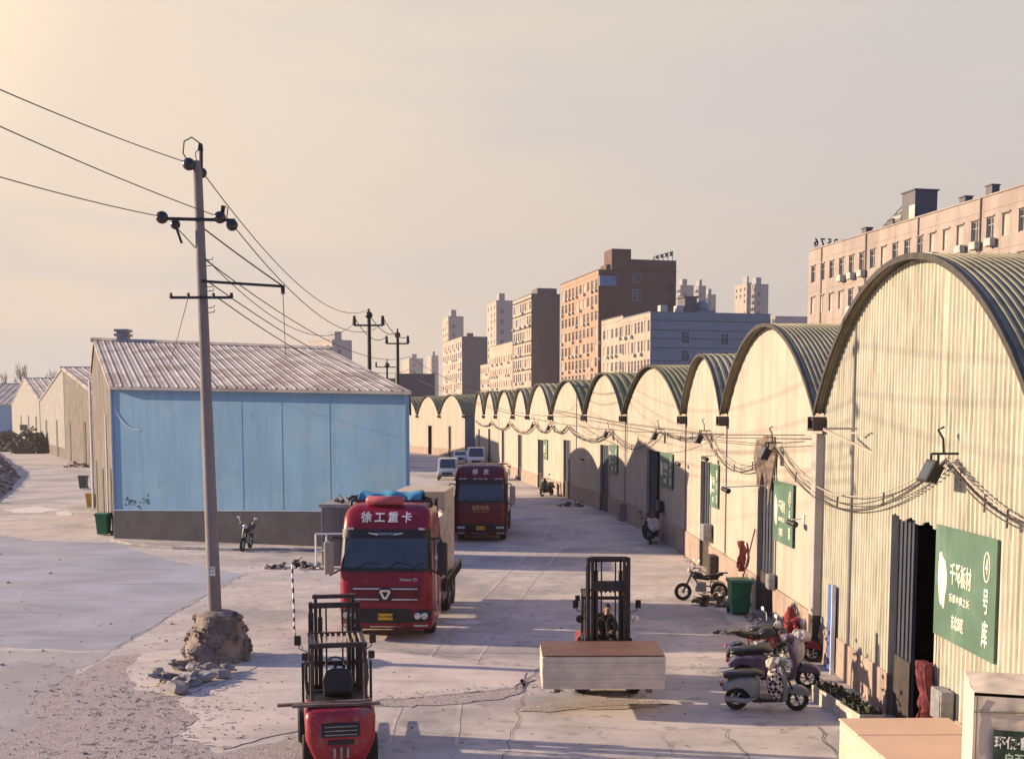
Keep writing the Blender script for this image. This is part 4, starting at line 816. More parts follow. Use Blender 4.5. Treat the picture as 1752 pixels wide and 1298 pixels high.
text('电力', .07, 'notice_text', dark, np_, Matrix.Translation(q + Vector((0, -.168, .04))) @ Matrix.Rotation(R(90), 4, 'X'), .001); text('0157', .06, 'notice_text', dark, np_, Matrix.Translation(q + Vector((0, -.168, -.05))) @ Matrix.Rotation(R(90), 4, 'X'), .001)
b = MB(); rr = random.Random(2); q = pl_(pb)
for k in range(40): a = rr.random() * 6.3; b.tube([q + Vector((.2 * math.cos(a), .2 * math.sin(a), -.1)), q + Vector((.3 * math.cos(a + .4), .3 * math.sin(a + .4), rr.uniform(-.1, .2)))], [.02, .006], 4)
b.build('dry_twigs', m_mar, pole)
def small_pole(px, yt, ycross, Y, label, w=.16):
    top = at(px, yt, Y); B_ = Vector((top.x, Y, 0)); k = Y / 2000; r = thing('utility_pole', B_, 0, label, 'utility pole', 'utility poles beyond the blue hall')
    b = MB(); b.tube([(0, 0, 0), (0, 0, top.z - .5)], [w, w * .7], 12); b.tube([(0, 0, top.z - .5), (0, 0, top.z)], .06, 8); b.ball((0, 0, top.z - 12 * k * .9), .22 if Y < 100 else .3); b.build('shaft', dark, r)
    zc = zat(ycross, top.x, Y); h = 24 * k if Y < 75 else 18 * k; b = MB(); b.bar((-h, -.2, zc), (h, -.2, zc), .1)
    for s in (-1, 1): b.tube([(s * h, -.2, zc), (s * h, -.2, zc + .55)], [.12, .08], 8)
    b.build('crossarm', dark, r); return top, zc, h
T2, z2_, h2_ = small_pole(631, 528, 557, 69, 'second utility pole, tallest of those behind the blue hall')
T3, z3_, h3_ = small_pole(680, 562, 588, 84, 'third utility pole right of the second')
T4, z4_, h4_ = small_pole(662, 614, 628, 128, 'small distant utility pole between the second and third')
wr = thing  # wires, each one a thing
def wire(pts, d, label, r_=.012, group='overhead lines from the near pole'):
    b = MB()
    for a, c in zip(pts, pts[1:]): b.tube(sag(a, c, d, 20), r_, 5)
    tag(b.build('overhead_wire', m_cable), label, 'wire', group)
Y0 = base.y
wire([at(-260, 36, 17), at(316, 277, Y0)], .1, 'top line running from the upper left picture edge to the pole top')
wire([at(-260, 95, 17), at(372, 370, Y0 + .1)], .1, 'middle line from the left edge to the right end of the crossarm')
wire([at(-260, 222, 19), at(272, 370, Y0)], .1, 'lowest line from the left edge to the left end of the crossarm')
wire([at(352, 302, Y0), at(629, 530, 69)], 1.25, 'long sagging line from the pole top to the second pole', .014)
wire([at(404, 392, Y0), at(655, 553, 69)], 1.3, 'line from the right insulator to the right arm of the second pole', .014)
wire([at(303, 390, Y0), at(607, 553, 69)], 1.5, 'line from the left insulator to the left arm of the second pole', .014)
wire([at(350, 392, Y0), at(482, 488, Y0 - .1)], .02, 'thick stay wire from the crossarm down to the stay arm tip', .018)
wire([at(352, 445, Y0), at(700, 610, 84), at(905, 668, 96)], 1.0, 'upper of three lines descending right past the arched roofs', .015)
wire([at(358, 483, Y0), at(700, 632, 84), at(1000, 712, 74)], 1.0, 'middle of three lines descending right past the arched roofs', .015)
wire([at(372, 509, Y0), at(700, 640, 84), at(1240, 742, 42)], 1.1, 'lowest of three lines descending right past the arched roofs', .015)
wire([T2 + Vector((0, 0, -.3)), T3 + Vector((0, 0, -.3))], .5, 'short line between second and third pole tops', .025)
wire([Vector((T2.x + h2_, 68.8, z2_ + .5)), Vector((T3.x + h3_, 83.8, z3_ + .5))], .5, 'short line between the right arms of second and third pole', .025)
wire([Vector((T2.x - h2_, 68.8, z2_ + .5)), Vector((T3.x - h3_, 83.8, z3_ + .5))], .7, 'short line between the left arms of second and third pole', .025)
wire([at(321, 512, Y0), at(283, 645, 62)], .1, 'thin line dropping left from the lower crossarm to the hall roof', .01)
wire([at(484, 503, Y0), at(489, 610, 40)], .02, 'thin line hanging from the stay arm tip', .01)
# striped hose / stay guard
r = thing('striped_stay_guard', g(516, 1112), 0, 'thin black and white striped stay guard curving down to the ground', 'stay wire'); B_ = g(516, 1112)
P_ = [at(500, 965, B_.y + .9), at(501, 1000, B_.y + .6), at(503, 1040, B_.y + .3), at(503, 1072, B_.y + .1), at(508, 1096, B_.y), g(518, 1110) + Vector((0, 0, .03))]
for k in range(22):
    a = k / 22 * 5; c = (k + 1) / 22 * 5
    f = lambda t: P_[min(int(t), 4)].lerp(P_[min(int(t), 4) + 1], t - min(int(t), 4)) - B_
    b = MB(); b.tube([f(a), f(c)], .028 if a < 3.3 else .012, 7); b.build('stripe', [white, black][k % 2], r)
# ------------------------------------------------------------------ trucks
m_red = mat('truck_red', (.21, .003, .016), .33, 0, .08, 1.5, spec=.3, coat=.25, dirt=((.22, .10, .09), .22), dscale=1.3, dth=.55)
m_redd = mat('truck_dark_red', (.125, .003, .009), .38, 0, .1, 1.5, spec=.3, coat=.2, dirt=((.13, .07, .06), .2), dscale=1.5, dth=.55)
m_yel = mat('yellow_plate', (.75, .42, .02), .5, 0, .05, 3)
m_lens = mat('lamp_lens', (.55, .55, .56), .1, .2, .3, 20, spec=.9)
m_orangel = mat('orange_lens', (.7, .25, .03), .3)
m_cargo = mat('plywood_stack', (.50, .40, .30), .75, 0, .06, 2)
def layered(b, x0, x1, y0, y1, z0, z1, step, seed=1, jit=.012):
    rr = random.Random(seed); z = z0
    while z < z1 - .001:
        e = min(z + step * rr.uniform(.7, 1.4), z1); j = [rr.uniform(-jit, jit) for _ in range(4)]; b.box(x0 + j[0], x1 + j[1], y0 + j[2], y1 + j[3], z, e - .004); z = e
class Cab:
    """front towards local -Y at y=0, z up"""
    def __init__(s, lv, depth, r=.28): s.lv = lv; s.depth = depth; s.r = r
    def at(s, z):
        lv = s.lv
        for (z0, w0, y0), (z1, w1, y1) in zip(lv, lv[1:]):
            if z <= z1: t = max(0, (z - z0) / (z1 - z0)); return w0 + (w1 - w0) * t, y0 + (y1 - y0) * t
        return lv[-1][1], lv[-1][2]
    def front(s, x, z, off=0):
        w, y = s.at(z); r = s.r; e = abs(x) - (w - r)
        dy = r - math.sqrt(max(0, r * r - e * e)) if e > 0 else 0
        return Vector((x, y + dy * .8 + .02 * (x / w) ** 2 - off, z))
    def shell(s, b):
        n = 22; vs = []
        for z, w, y in s.lv:
            ring = [s.front(-w + 2 * w * (.5 - .5 * math.cos(math.pi * i / n)), z) for i in range(n + 1)]
            ring = [Vector((-w, s.depth, z))] + [Vector((-w, y + s.r + .4, z))] + ring + [Vector((w, y + s.r + .4, z)), Vector((w, s.depth, z))]; vs += ring
        k = n + 5; L = len(s.lv)
        b.add(vs, [(i * k + j, i * k + (j + 1) % k, (i + 1) * k + (j + 1) % k, (i + 1) * k + j) for i in range(L - 1) for j in range(k)] + [tuple(range(k - 1, -1, -1)), tuple((L - 1) * k + j for j in range(k))])
    def patch(s, x0, x1, z0, z1, off=.012, nx=14, nz=4, slope=0):
        b = MB(); f = lambda a, t, o: s.front(x0 + (x1 - x0) * a + slope * (t - .5) * (1 if x0 > 0 else -1), z0 + (z1 - z0) * t, o)
        b.grid(lambda a, t: f(a, t, off), nx, nz); ed = [(i / nx, 0) for i in range(nx)] + [(1, j / nz) for j in range(nz)] + [(1 - i / nx, 1) for i in range(nx)] + [(0, 1 - j / nz) for j in range(nz)]
        vs = []; 
        for a, t in ed: vs += [f(a, t, off), f(a, t, -.01)]
        n = len(ed); b.add(vs, [(2 * i, 2 * i + 1, 2 * ((i + 1) % n) + 1, 2 * ((i + 1) % n)) for i in range(n)]); return b
def truck_wheel(root, x, y, r=.5, w=.3, dual=False):
    b = MB(); b.wheel((x, y, r), r, w, 'X', .58)
    if dual: b.wheel((x - math.copysign(w + .04, x), y, r), r, w, 'X', .58)
    t = b.build('wheel', rubber, root, 0, 35); h = MB(); h.rimm((x, y, r), r * .6, w * .8); h.tube([(x - .02, y, r), (x + math.copysign(w * .5, x), y, r)], .1, 10); h.build('rim', galv, t, 0, 35)
    return t
def truck(px, py, rz, label, kind):
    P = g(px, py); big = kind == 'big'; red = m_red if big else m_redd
    r = thing('red_truck' if big else 'freight_truck', P, rz, label, 'truck')
    lv = [(.32, 1.18, .10), (.45, 1.24, .0), (.95, 1.25, -.02), (1.3, 1.25, .0), (1.95, 1.25, .05), (2.75, 1.21, .22), (2.98, 1.2, .26), (3.25, 1.18, .36), (3.45, 1.12, .52), (3.58, 1.0, .75), (3.64, .85, 1.05)]
    c = Cab(lv, 2.25); b = MB(); c.shell(b); cab = b.build('cab', red, r, 0, 40)
    ws = c.patch(-1.1, 1.1, 1.97, 2.74, .014, 20, 6); wsd = ws.build('windscreen', glass, r, 0, 60)
    b = c.patch(-1.19, 1.19, 1.86, 1.985, .008, 20, 2); bb = c.patch(-1.19, -1.09, 1.98, 2.75, .01, 4, 5); b.v += bb.v and []
    b.build('screen_surround', black, r, 0, 60); c.patch(-1.215, -1.1, 1.9, 2.76, .006, 6, 5).build('pillar', black, r, 0, 60); c.patch(1.1, 1.215, 1.9, 2.76, .006, 6, 5).build('pillar', black, r, 0, 60)
    vz = .0
    c.patch(-1.19, 1.19, 2.75, 2.97, .05, 20, 2).build('sun_visor', black, r, 0, 60)
    b = MB()                                             # wipers
    for x in (-.75, .05, .7): b.tube([c.front(x, 1.95, .05), c.front(x + .28, 2.12, .04), c.front(x + .62 if x < .5 else x + .3, 2.05, .035)], .014, 5)
    b.build('wiper', black, r)
    # side windows
    for s in (-1, 1):
        b = MB(); b.add([(s * 1.262, .55, 1.95), (s * 1.262, 1.35, 1.95), (s * 1.235, 1.35, 2.7), (s * 1.235, .75, 2.7), (s * 1.2, .55, 1.95), (s * 1.2, 1.35, 1.95), (s * 1.2, 1.35, 2.7), (s * 1.2, .75, 2.7)], [(0, 1, 2, 3), (0, 4, 5, 1), (2, 6, 7, 3)]); b.build('side_window', glass, r)
        b = MB(); b.box(s * 1.262 - .008, s * 1.262 + .008, .5, .515, .75, 2.75); b.box(s * 1.262 - .008, s * 1.262 + .008, 1.42, 1.435, .75, 2.75); b.box(s * 1.27 - .02, s * 1.27 + .02, 1.15, 1.35, 1.7, 1.76); b.build('door_seam', black, r)
        b = MB(); b.box(s * 1.1 - .17, s * 1.1 + .17, .75, 1.15, .38, .46); b.box(s * 1.1 - .17, s * 1.1 + .17, .75, 1.15, .72, .78); b.build('step', galv, r)
        mr_ = MB(); mr_.M = Matrix.Translation((s * 1.52, .12, 2.28)) @ Matrix.Rotation(R(-10 * s), 4, 'Z')
        mr_.box(-.13, .13, -.09, .09, -.5, .38); mm = mr_.build('mirror', m_towl if (not big or s < 0) else black, r, .05)
        a = MB(); a.tube([(s * 1.18, .25, 2.72), (s * 1.42, .12, 2.78), (s * 1.52, .12, 2.6)], .03, 6); a.tube([(s * 1.22, .2, 1.9), (s * 1.5, .12, 1.75), (s * 1.52, .12, 1.85)], .025, 6); a.build('mirror_arm', black, mm)
        a = MB(); a.box(s * 1.52 - .1, s * 1.52 + .1, -.0, -.005, 0, 0); 
        hl = c.patch(s * 1.2 if s < 0 else .76, -.76 if s < 0 else 1.2, .54, .86, .016, 8, 3, .12 * s * s); hb = hl.build('headlight', dark, r, 0, 50)
        l2 = MB()
        for x in ((.80, .93, 1.05) if not big else (.86, 1.04)): p = c.front(s * x, .70, .03); l2.M = Matrix.Translation(p) @ Matrix.Rotation(R(90), 4, 'X'); k_ = 1.45 if big else 1; l2.lathe([(.062 * k_, -.03), (.062 * k_, .01), (.045 * k_, .02), (.01, .012)], 14)
        l2.build('lamp', m_lens, hb, 0, 40)
        c.patch(*(sorted((s * .75, s * 1.13))), .40, .46, .014, 5, 1).build('marker_lamp', m_lens, r, 0, 50)
    c.patch(-.72, .72, .36, .88, .014, 10, 3).build('lower_grille', black, r, 0, 50)
    c.patch(-.42, .42, .385, .42, .03, 6, 1).build('bumper_strip', chrome, r, 0, 50)
    b = MB(); p = c.front(0, .66, .03); b.box(-.2, .2, p.y - .012, p.y, .59, .76); pl = b.build('number_plate', m_yel, r); text('苏A·8196挂' if big else '豫K·3625', .105, 'plate_text', black, pl, face_front(0, p.y - .014, .675), .001, .002, .85)
    if big:
        for k, z in enumerate((1.12, 1.40)):
            for s in (-1, 1):
                x0, x1 = sorted((s * .14, s * .86)); c.patch(x0, x1, z, z + .035, .03, 8, 1).build('chrome_bar', chrome, r, 0, 50)
        c.patch(-.9, .9, 1.06, 1.50, .004, 10, 3).build('grille', m_redd, r, 0, 50)
        b = MB(); p = c.front(0, 1.27, .03); y = p.y; b.prism([(-.17, 1.12), (.17, 1.12), (.19, 1.27), (.17, 1.42), (-.17, 1.42), (-.19, 1.27)], y - .02, y, 'XZ'); em = b.build('emblem', black, r, .01)
        b = MB(); T3_ = [(.0, 1.165), (.14, 1.36), (-.14, 1.36)]
        hexo = [(-.05, 1.145), (.05, 1.145), (.155, 1.34), (.12, 1.40), (-.12, 1.40), (-.155, 1.34)]; hexi = [(-.012, 1.20), (.012, 1.20), (.075, 1.325), (.065, 1.34), (-.065, 1.34), (-.075, 1.325)]
        for j in range(6): q = [hexo[j], hexo[(j + 1) % 6], hexi[(j + 1) % 6], hexi[j]]; b.prism(q, y - .032, y - .02, 'XZ')
        b.build('emblem_ring', chrome, em)
        p = c.front(.55, 1.68, .012); text('Hanvan E9', .11, 'model_lettering', chrome, r, face_front(.62, p.y, 1.66, R(-3)), .004, .001)
        p = c.front(0, 2.86, .055); text('HANVAN', .085, 'visor_lettering', chrome, r, face_front(0, p.y, 2.86, R(-8)), .002, .001, 1.6)
        b = MB()
        for s in (-1, 1): b.add([(s * .22, p.y - .002, 2.82), (s * .46, p.y - .002, 2.87), (s * .46, p.y - .002, 2.90), (s * .22, p.y - .002, 2.86)], [(0, 1, 2, 3)])
        b.build('visor_wing', chrome, r)
        tz = 3.27
    else: tz = 3.30
    # big roof lettering
    s_ = '徐工重卡' if big else '解放'
    for k, ch in enumerate(s_):
        x = (k - 1.5) * .36 if big else (k - .5) * .52
        p0 = c.front(x, tz - .12, .02); p1 = c.front(x, tz + .12, .02); tilt = -math.atan2(p1.y - p0.y, p1.z - p0.z); pm = (p0 + p1) / 2; text(ch, .34 if big else .33, 'roof_lettering', white, r, face_front(x, pm.y - .035, pm.z, tilt), .012, .005 if big else .003, .85 if big else .8)
    if not big:
        p = c.front(0, 1.6, .02); text('运航物流', .25, 'front_lettering', mat('gold_lettering', (.5, .33, .12), .5), r, face_front(0, p.y, 1.62), .004, .004, .82); text('YUNHANG WULIU', .08, 'front_lettering', MATS['gold_lettering'], r, face_front(0, p.y, 1.44), .003, .0)
    for x in ((-.95, .95) if big else (-.95, -.75, -.25, 0, .25, .75, .95)):
        b = MB(); p = c.front(x, 2.99, .03); b.box(x - .08, x + .08, p.y - .05, p.y + .02, 2.965, 3.02); b.build('roof_lamp', m_lens, r, .008)
    for x in (-.95, .95):
        truck_wheel(r, x * 1.08, 1.4)
    b = MB(); b.box(-.42, -.32, 1.2, 7.6, .75, 1.0); b.box(.32, .42, 1.2, 7.6, .75, 1.0); b.box(-1.0, 1.0, 1.3, 1.5, .42, .58); b.box(-.9, .9, 6.2, 6.35, .42, .58); b.build('chassis', dark, r)
    for y in ((5.2, 6.5) if big else (6.8, 8.1)):
        for x in (-1, 1): truck_wheel(r, x * 1.08, y, .5, .26, True)
    for s in (-1, 1):
        b = MB(); b.tube([(s * .95, 2.7, .72), (s * .95, 4.0, .72)], .3, 16); b.build('fuel_tank', galv if s < 0 else dark, r, .02)
        b = MB()
        for y in ((5.2, 6.5) if big else (6.8, 8.1)): b.tube([(s * 1.08, y + .62 * math.cos(a), .5 + .62 * math.sin(a)) for a in [math.pi * k / 10 for k in range(11)]], .03, 4)
        b.build('mudguard', black, r)
    if big:
        b = MB(); b.box(-1.25, 1.25, 2.55, 7.75, 1.08, 1.2); dk = b.build('deck', mat('deck_boards', (.15, .12, .10), .8), r, .01)
        b = MB()
        for s in (-1, 1):
            b.box(s * 1.27 - .03, s * 1.27 + .03, 2.5, 7.8, .98, 1.24)
            for k in range(11): b.box(s * 1.32 - .03, s * 1.32 + .03, 2.6 + .5 * k, 2.68 + .5 * k, .95, 1.28)
        b.tube([(1.36, 2.6, 1.3), (1.36, 7.8, 1.3)], .03, 6); b.build('side_rail', dark, r)
        b = MB()
        for x in (-1.1, 1.1): b.bar((x, 2.42, 1.1), (x, 2.42, 3.66), .08)
        for z in (1.8, 2.6, 3.3, 3.64): b.bar((-1.15, 2.42, z), (1.15, 2.42, z), .06)
        for x in (-1.1, 1.1): b.tube([(x, 2.42, 3.62), (x, 1.7, 3.68), (x, 1.25, 3.66), (x, 1.2, 3.5)], .035, 6)
        b.tube([(-1.1, 1.25, 3.66), (1.1, 1.25, 3.66)], .03, 6); b.tube([(-1.1, 1.8, 3.68), (1.1, 1.8, 3.68)], .03, 6); b.build('roof_rack', dark, r)
    else:
        b = MB(); b.box(-1.25, 1.25, 2.7, 10.5, 1.1, 1.25); b.build('deck', dark, r)
        b = MB(); b.box(-1.22, 1.22, 2.6, 2.68, 1.25, 3.2); b.box(-1.22, 1.22, 1.6, 2.4, 3.62, 3.66); b.build('headboard', m_redd, r)
        b = MB(); b.tube([(-1.0, .15, 2.2), (-1.0, .15, 2.2 + .01)], .01, 4)
    return r
T1 = truck(660, 1097, R(-2.6), 'bright red flatbed truck with white roof lettering, loaded with plywood', 'big')
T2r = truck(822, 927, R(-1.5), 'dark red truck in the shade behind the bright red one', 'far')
TM = Matrix.Translation(T1.location) @ Matrix.Rotation(T1.rotation_euler.z, 4, 'Z')
def placed(o, x, y, z, M=TM, rz=0):
    p = M @ Vector((x, y, z)); o.location = p; o.rotation_euler = (0, 0, M.to_euler().z + rz); return o
# cargo on the first truck
b = MB(); layered(b, -.42, 1.12, 0, 2.9, 0, 2.5, .035, 3, .01); tag(placed(b.build('plywood_stack', m_cargo), 0, 4.6, 1.2), 'tall pale plywood stack at the rear of the red flatbed truck', 'plywood', 'plywood on the red flatbed')
b = MB(); layered(b, -1.12, .98, 0, 1.7, 0, 1.7, .035, 4, .012); tag(placed(b.build('plywood_stack', m_cargo), 0, 2.75, 1.2), 'lower plywood stack right behind the red truck cab', 'plywood', 'plywood on the red flatbed')
m_tarp = mat('beige_tarpaulin', (.46, .38, .31), .7, 0, .2, 2, .3, 10, dirt=((.25, .2, .17), .5), dscale=2)
def tf(a, t):
    x = 1.06 + .12 * noise.noise(Vector((a * 5, t * 4, 3))) + .14 * t + .07 * math.sin(a * 26 + t * 5) + .04 * math.sin(a * 9 - t * 11); return (x, a * 3.6, 2.0 * (1 - t) + .06 * math.sin(a * 13) - .5 * (a * 1.3 - .6) ** 2 * (1 - t))
b = MB(); b.grid(tf, 40, 20); o = b.build('tarpaulin', m_tarp, None, 0, 50); md = o.modifiers.new('solid', 'SOLIDIFY'); md.thickness = .025; tag(placed(o, 0, 2.9, 1.22), 'crumpled beige tarpaulin hanging down the right side of the plywood load', 'tarpaulin')
b = MB(); b.grid(lambda a, t: (-1.0 + 1.75 * a, 1.35 + 1.0 * t + .04 * math.sin(a * 20), 3.80 + .09 * math.sin(t * 3.1) * (1 + .35 * math.sin(a * 13 + t * 3)) - (.12 if t in (0, 1) else 0)), 30, 8); o = b.build('tarpaulin', mat('blue_tarpaulin', (.05, .24, .38), .55, 0, .15, 3), None, 0, 60); md = o.modifiers.new('solid', 'SOLIDIFY'); md.thickness = .05
tag(placed(o, .05, 0, 0), 'folded blue tarpaulin lying on the roof rack of the red truck', 'tarpaulin')
b = MB(); b.tube([(-.55, .8, .15), (-.5, .78, .15), (.4, .75, .16), (.47, .75, .15)], [.07, .125, .125, .07], 14); placed(o := b.build('roof_roll', mat('pink_red_roll', (.42, .09, .10), .6, 0, .15, 3, .2, 9), None, 0, 60), -.05, 0, 3.55); tag(o, 'fat faded red roll lying on the cab roof of the first truck', 'roll')
b = MB(); rr = random.Random(6)
for k in range(16): x = rr.uniform(-1.1, 1.1); b.tube([(x, 1.9 + rr.random() * .5, 3.66 + rr.random() * .06), (x + rr.uniform(-.5, .5), 2.1 + rr.random() * .4, 3.68 + rr.random() * .1), (x + rr.uniform(-.7, .7), 2.0, 3.66)], .03, 5)
tag(placed(b.build('rope_heap', dark, None), 0, 0, 0), 'tangle of dark straps and ropes behind the blue tarpaulin', 'ropes')
# ------------------------------------------------------------------ forklifts
m_fr = mat('forklift_red', (.27, .012, .022), .42, 0, .1, 2, dirt=((.20, .12, .10), .75), dscale=2.6, dth=.50, coat=.15, speck=(16, (.42, .33, .27), .6, .63))
m_fd = mat('forklift_mast', (.035, .028, .032), .5, .3, .3, 4, dirt=((.12, .07, .055), .6), dscale=3)
def forklift(loc, rz, label, mtop, mode):
    """forward is local +Y; rear of the counterweight at y=0"""
    r = thing('forklift', loc, rz, label, 'forklift')
    sec = [(0.16, .44, .08), (.30, .50, .02), (.52, .585, 0), (.90, .60, .01), (1.0, .585, .05), (1.05, .54, .14)]; b = MB(); n = 16; vs = []
    for z, w, y in sec:
        vs += [Vector((w * math.copysign(min(1, abs(math.sin(t)) ** .34), math.sin(t)), y + .36 * (1 - max(0, math.cos(t)) ** .34), z)) for t in [-math.pi / 2 + math.pi * i / n for i in range(n + 1)]] + [Vector((w, .95, z)), Vector((-w, .95, z))]
    k = n + 3; b.add(vs, [(i * k + j, i * k + (j + 1) % k, (i + 1) * k + (j + 1) % k, (i + 1) * k + j) for i in range(len(sec) - 1) for j in range(k)] + [tuple((len(sec) - 1) * k + j for j in range(k)), tuple(range(k - 1, -1, -1))]); cw = b.build('counterweight', m_fr, r, 0, 45)
    b = MB(); b.box(-.32, .32, -.03, .04, .60, .84); b.build('radiator_opening', black, cw, .02)
    b = MB(); [b.box(-.27, .27, -.045, -.03, .64 + .07 * q, .655 + .07 * q) for q in range(3)]; b.build('slat', galv, cw)
    b = MB(); b.box(-.22, .22, -.02, .03, .47, .55); b.build('slot', black, cw, .01)
    b = MB(); b.box(-.13, -.09, -.06, .03, .26, .42); b.box(.09, .13, -.06, .03, .26, .42); b.tube([(0, -.05, .24), (0, -.05, .44)], .022, 8); b.build('tow_hitch', galv, cw)
    b = MB(); b.box(-.50, .50, .75, 1.35, .45, 1.02); b.box(-.52, .52, .70, 1.3, 1.02, 1.06); b.build('engine_cover', m_fd, r, .04)
    b = MB(); b.box(-.56, .56, 1.2, 2.05, .3, .5); b.box(-.56, -.40, .7, 1.35, .3, .75); b.box(.4, .56, .7, 1.35, .3, .75); b.box(-.5, .5, 1.95, 2.08, .5, .95); b.build('frame', m_fd, r, .02)
    for x in (-.54, .54):
        b = MB(); b.wheel((x, .48, .27), .27, .2); w = b.build('rear_wheel', rubber, r, 0, 35); h = MB(); h.rimm((x, .48, .27), .16, .19); h.build('rim', mat('bin_yellow2', (.4, .3, .15), .6), w, 0, 35)
        b = MB(); b.wheel((x * 1.05, 1.95, .34), .34, .26); w = b.build('front_wheel', rubber, r, 0, 35); h = MB(); h.rimm((x * 1.05, 1.95, .34), .2, .25); h.build('rim', galv, w, 0, 35)
    b = MB(); b.M = Matrix.Translation((0, 1.0, 1.06)); b.cbox((0, .18, .08), (.5, .5, .14)); s_ = b.build('seat', black, r, .04)
    b = MB(); b.M = Matrix.Translation((0, .88, 1.14)) @ Matrix.Rotation(R(-8), 4, 'X'); b.prism([(-.25, 0), (.25, 0), (.27, .25), (.22, .40), (.1, .44), (-.1, .44), (-.22, .40), (-.27, .25)], -.05, .05, 'XZ'); b.build('backrest', black, s_, .035)
    b = MB(); b.M = Matrix.Translation((-.02, 1.52, 1.50)) @ Matrix.Rotation(R(55), 4, 'X'); b.tube([(.17 * math.cos(a), .17 * math.sin(a), 0) for a in [2 * math.pi * j / 22 for j in range(22)]], .016, 6, True); b.tube([(0, 0, 0), (0, 0, -.5)], .03, 8)
    for a in (0, 2.1, 4.2): b.tube([(0, 0, 0), (.17 * math.cos(a), .17 * math.sin(a), 0)], .012, 5)
    b.build('steering_wheel', black, r)
    b = MB(); [b.tube([(.2 + .07 * q, 1.6, 1.05), (.22 + .07 * q, 1.52, 1.36)], .01, 5) for q in range(3)]; [b.ball((.22 + .07 * q, 1.52, 1.37), .022, 8, 6) for q in range(3)]; b.build('lever', black, r)
    # overhead guard
    gz = 2.04; b = MB()
    for x in (-.46, .46): b.tube([(x, .52, .95), (x * .98, .60, gz - .05), (x * .98, .72, gz)], .035, 8); b.tube([(x, 1.98, .9), (x, 1.78, gz - .04), (x, 1.68, gz)], .035, 8); b.bar((x * .98, .68, gz), (x * .98, 1.75, gz), .06)
    b.bar((-.5, .66, gz), (.5, .66, gz), .08); b.bar((-.5, 1.74, gz), (.5, 1.74, gz), .07); b.build('overhead_guard', m_fd, r)
    b = MB(); [b.bar((-.4 + .1 * q, .7, gz + .01), (-.4 + .1 * q, 1.72, gz + .01), .03, .02) for q in range(9)]; b.build('guard_bars', mat('dusty_bars', (.35, .27, .21), .8, 0, .4, 9), r)
    # mast
    M0 = Matrix.Translation((0, 2.28, .12)) @ Matrix.Rotation(R(2.5), 4, 'X')
    b = MB(); b.M = M0
    for s in (-1, 1): b.box(s * .43 - .035, s * .43 + .035, -.09, .07, 0, mtop - .12); b.box(s * .43 - .05, s * .43 + .05, -.1, -.07, 0, mtop - .3)
    b.box(-.47, .47, -.09, -.03, mtop - .22, mtop - .12); b.box(-.47, .47, -.09, -.04, .25, .4); b.build('outer_mast', m_fd, r, .006)
    b = MB(); b.M = M0; e = .12 if mode == 'rear' else 0
    for s in (-1, 1): b.box(s * .34 - .03, s * .34 + .03, -.05, .09, .1, mtop - .1 + e)
    b.box(-.40, .40, -.04, .04, mtop - .17 + e, mtop - .1 + e)
    if mode == 'front': b.box(-.33, .33, -.03, .05, mtop - .84, mtop - .62)
    b.build('inner_mast', m_fd, r, .006)
    b = MB(); b.M = M0
    for s in (-1, 1): b.tube([(s * .26, -.02, .2), (s * .26, -.02, mtop - .4)], .045, 10); b.tube([(s * .26, -.02, mtop - .4), (s * .26, -.02, mtop - .14)], .025, 8); b.tube([(s * .15, 0, .5), (s * .15, .02, mtop - .2)], .018, 6)
    b.build('lift_cylinder', black, r)
    b = MB(); b.M = M0; zc = .55 if mode == 'front' else .3
    for z in (zc, zc + .45): b.box(-.5, .5, .09, .15, z, z + .1)
    for x in (-.48, 0, .48): b.box(x - .02, x + .02, .1, .14, zc, zc + .6)
    if mode == 'rear':
        for s in (-1, 1): b.box(s * .52 - .02, s * .52 + .02, .06, .12, zc, zc + 1.0)
        b.box(-.54, .54, .06, .11, zc + .92, zc + 1.0)
    cr = b.build('carriage', m_fd, r, .004)
    for s in (-1, 1):
        f = MB(); f.M = M0; x = s * .28; z0 = zc - .16 if mode == 'front' else zc - .1; f.prism([(.16, z0 + .55), (.22, z0 + .55), (.22, z0 + .05), (1.25, z0 + .02), (1.25, z0), (.16, z0)], x - .06, x + .06, 'YZ'); f.build('fork', m_fd, cr)
    for s in (-1, 1):
        if mode == 'front': b = MB(); b.M = Matrix.Translation((s * .60, 2.02, 1.98 - .35)) @ Matrix.Rotation(R(-90), 4, 'X'); b.lathe([(.03, -.08), (.08, -.03), (.085, .03), (.07, .04), (.01, .035)], 14); b.tube([(0, 0, -.02), (-s * .12, 0, -.1)], .015, 5); b.build('headlight', m_lens if s < 0 else black, r, 0, 40)
        b = MB(); b.cbox((s * .57, .64, 1.86), (.11, .07, .13)); b.bar((s * .5, .64, 1.86), (s * .46, .64, 1.9), .03); b.build('rear_lamp', black, r, .012)
        b = MB(); b.tube([(s * .47, 1.72, 1.7), (s * .66, 1.82, 1.78), (s * .66, 1.82, 1.95)], .012, 5); b.cbox((s * .68, 1.83, 1.92), (.12, .03, .18), .2 * s); b.build('mirror', black, r, .008)
    if mode == 'rear':
        for s in (-1, 1):
            b = MB(); rr = random.Random(3)
            for q in range(7): b.tube([(s * (.50 + .04 * rr.random()), 1.4 + .1 * q, .95), (s * .56, 1.35 + .1 * q, 1.3), (s * (.52 + .05 * rr.random()), 1.4 + .1 * q, 1.55)], .014, 5)
            b.bar((s * .6, 1.3, .9), (s * .6, 1.3, 1.62), .045); b.build('hose', black, r)
    return r
F1p = g(585, 1318); F1p.y -= .05
F1 = forklift(F1p, R(11), 'empty dusty red forklift seen from behind at the bottom of the picture', 2.56, 'rear')
F2p = g(1041, 1176)
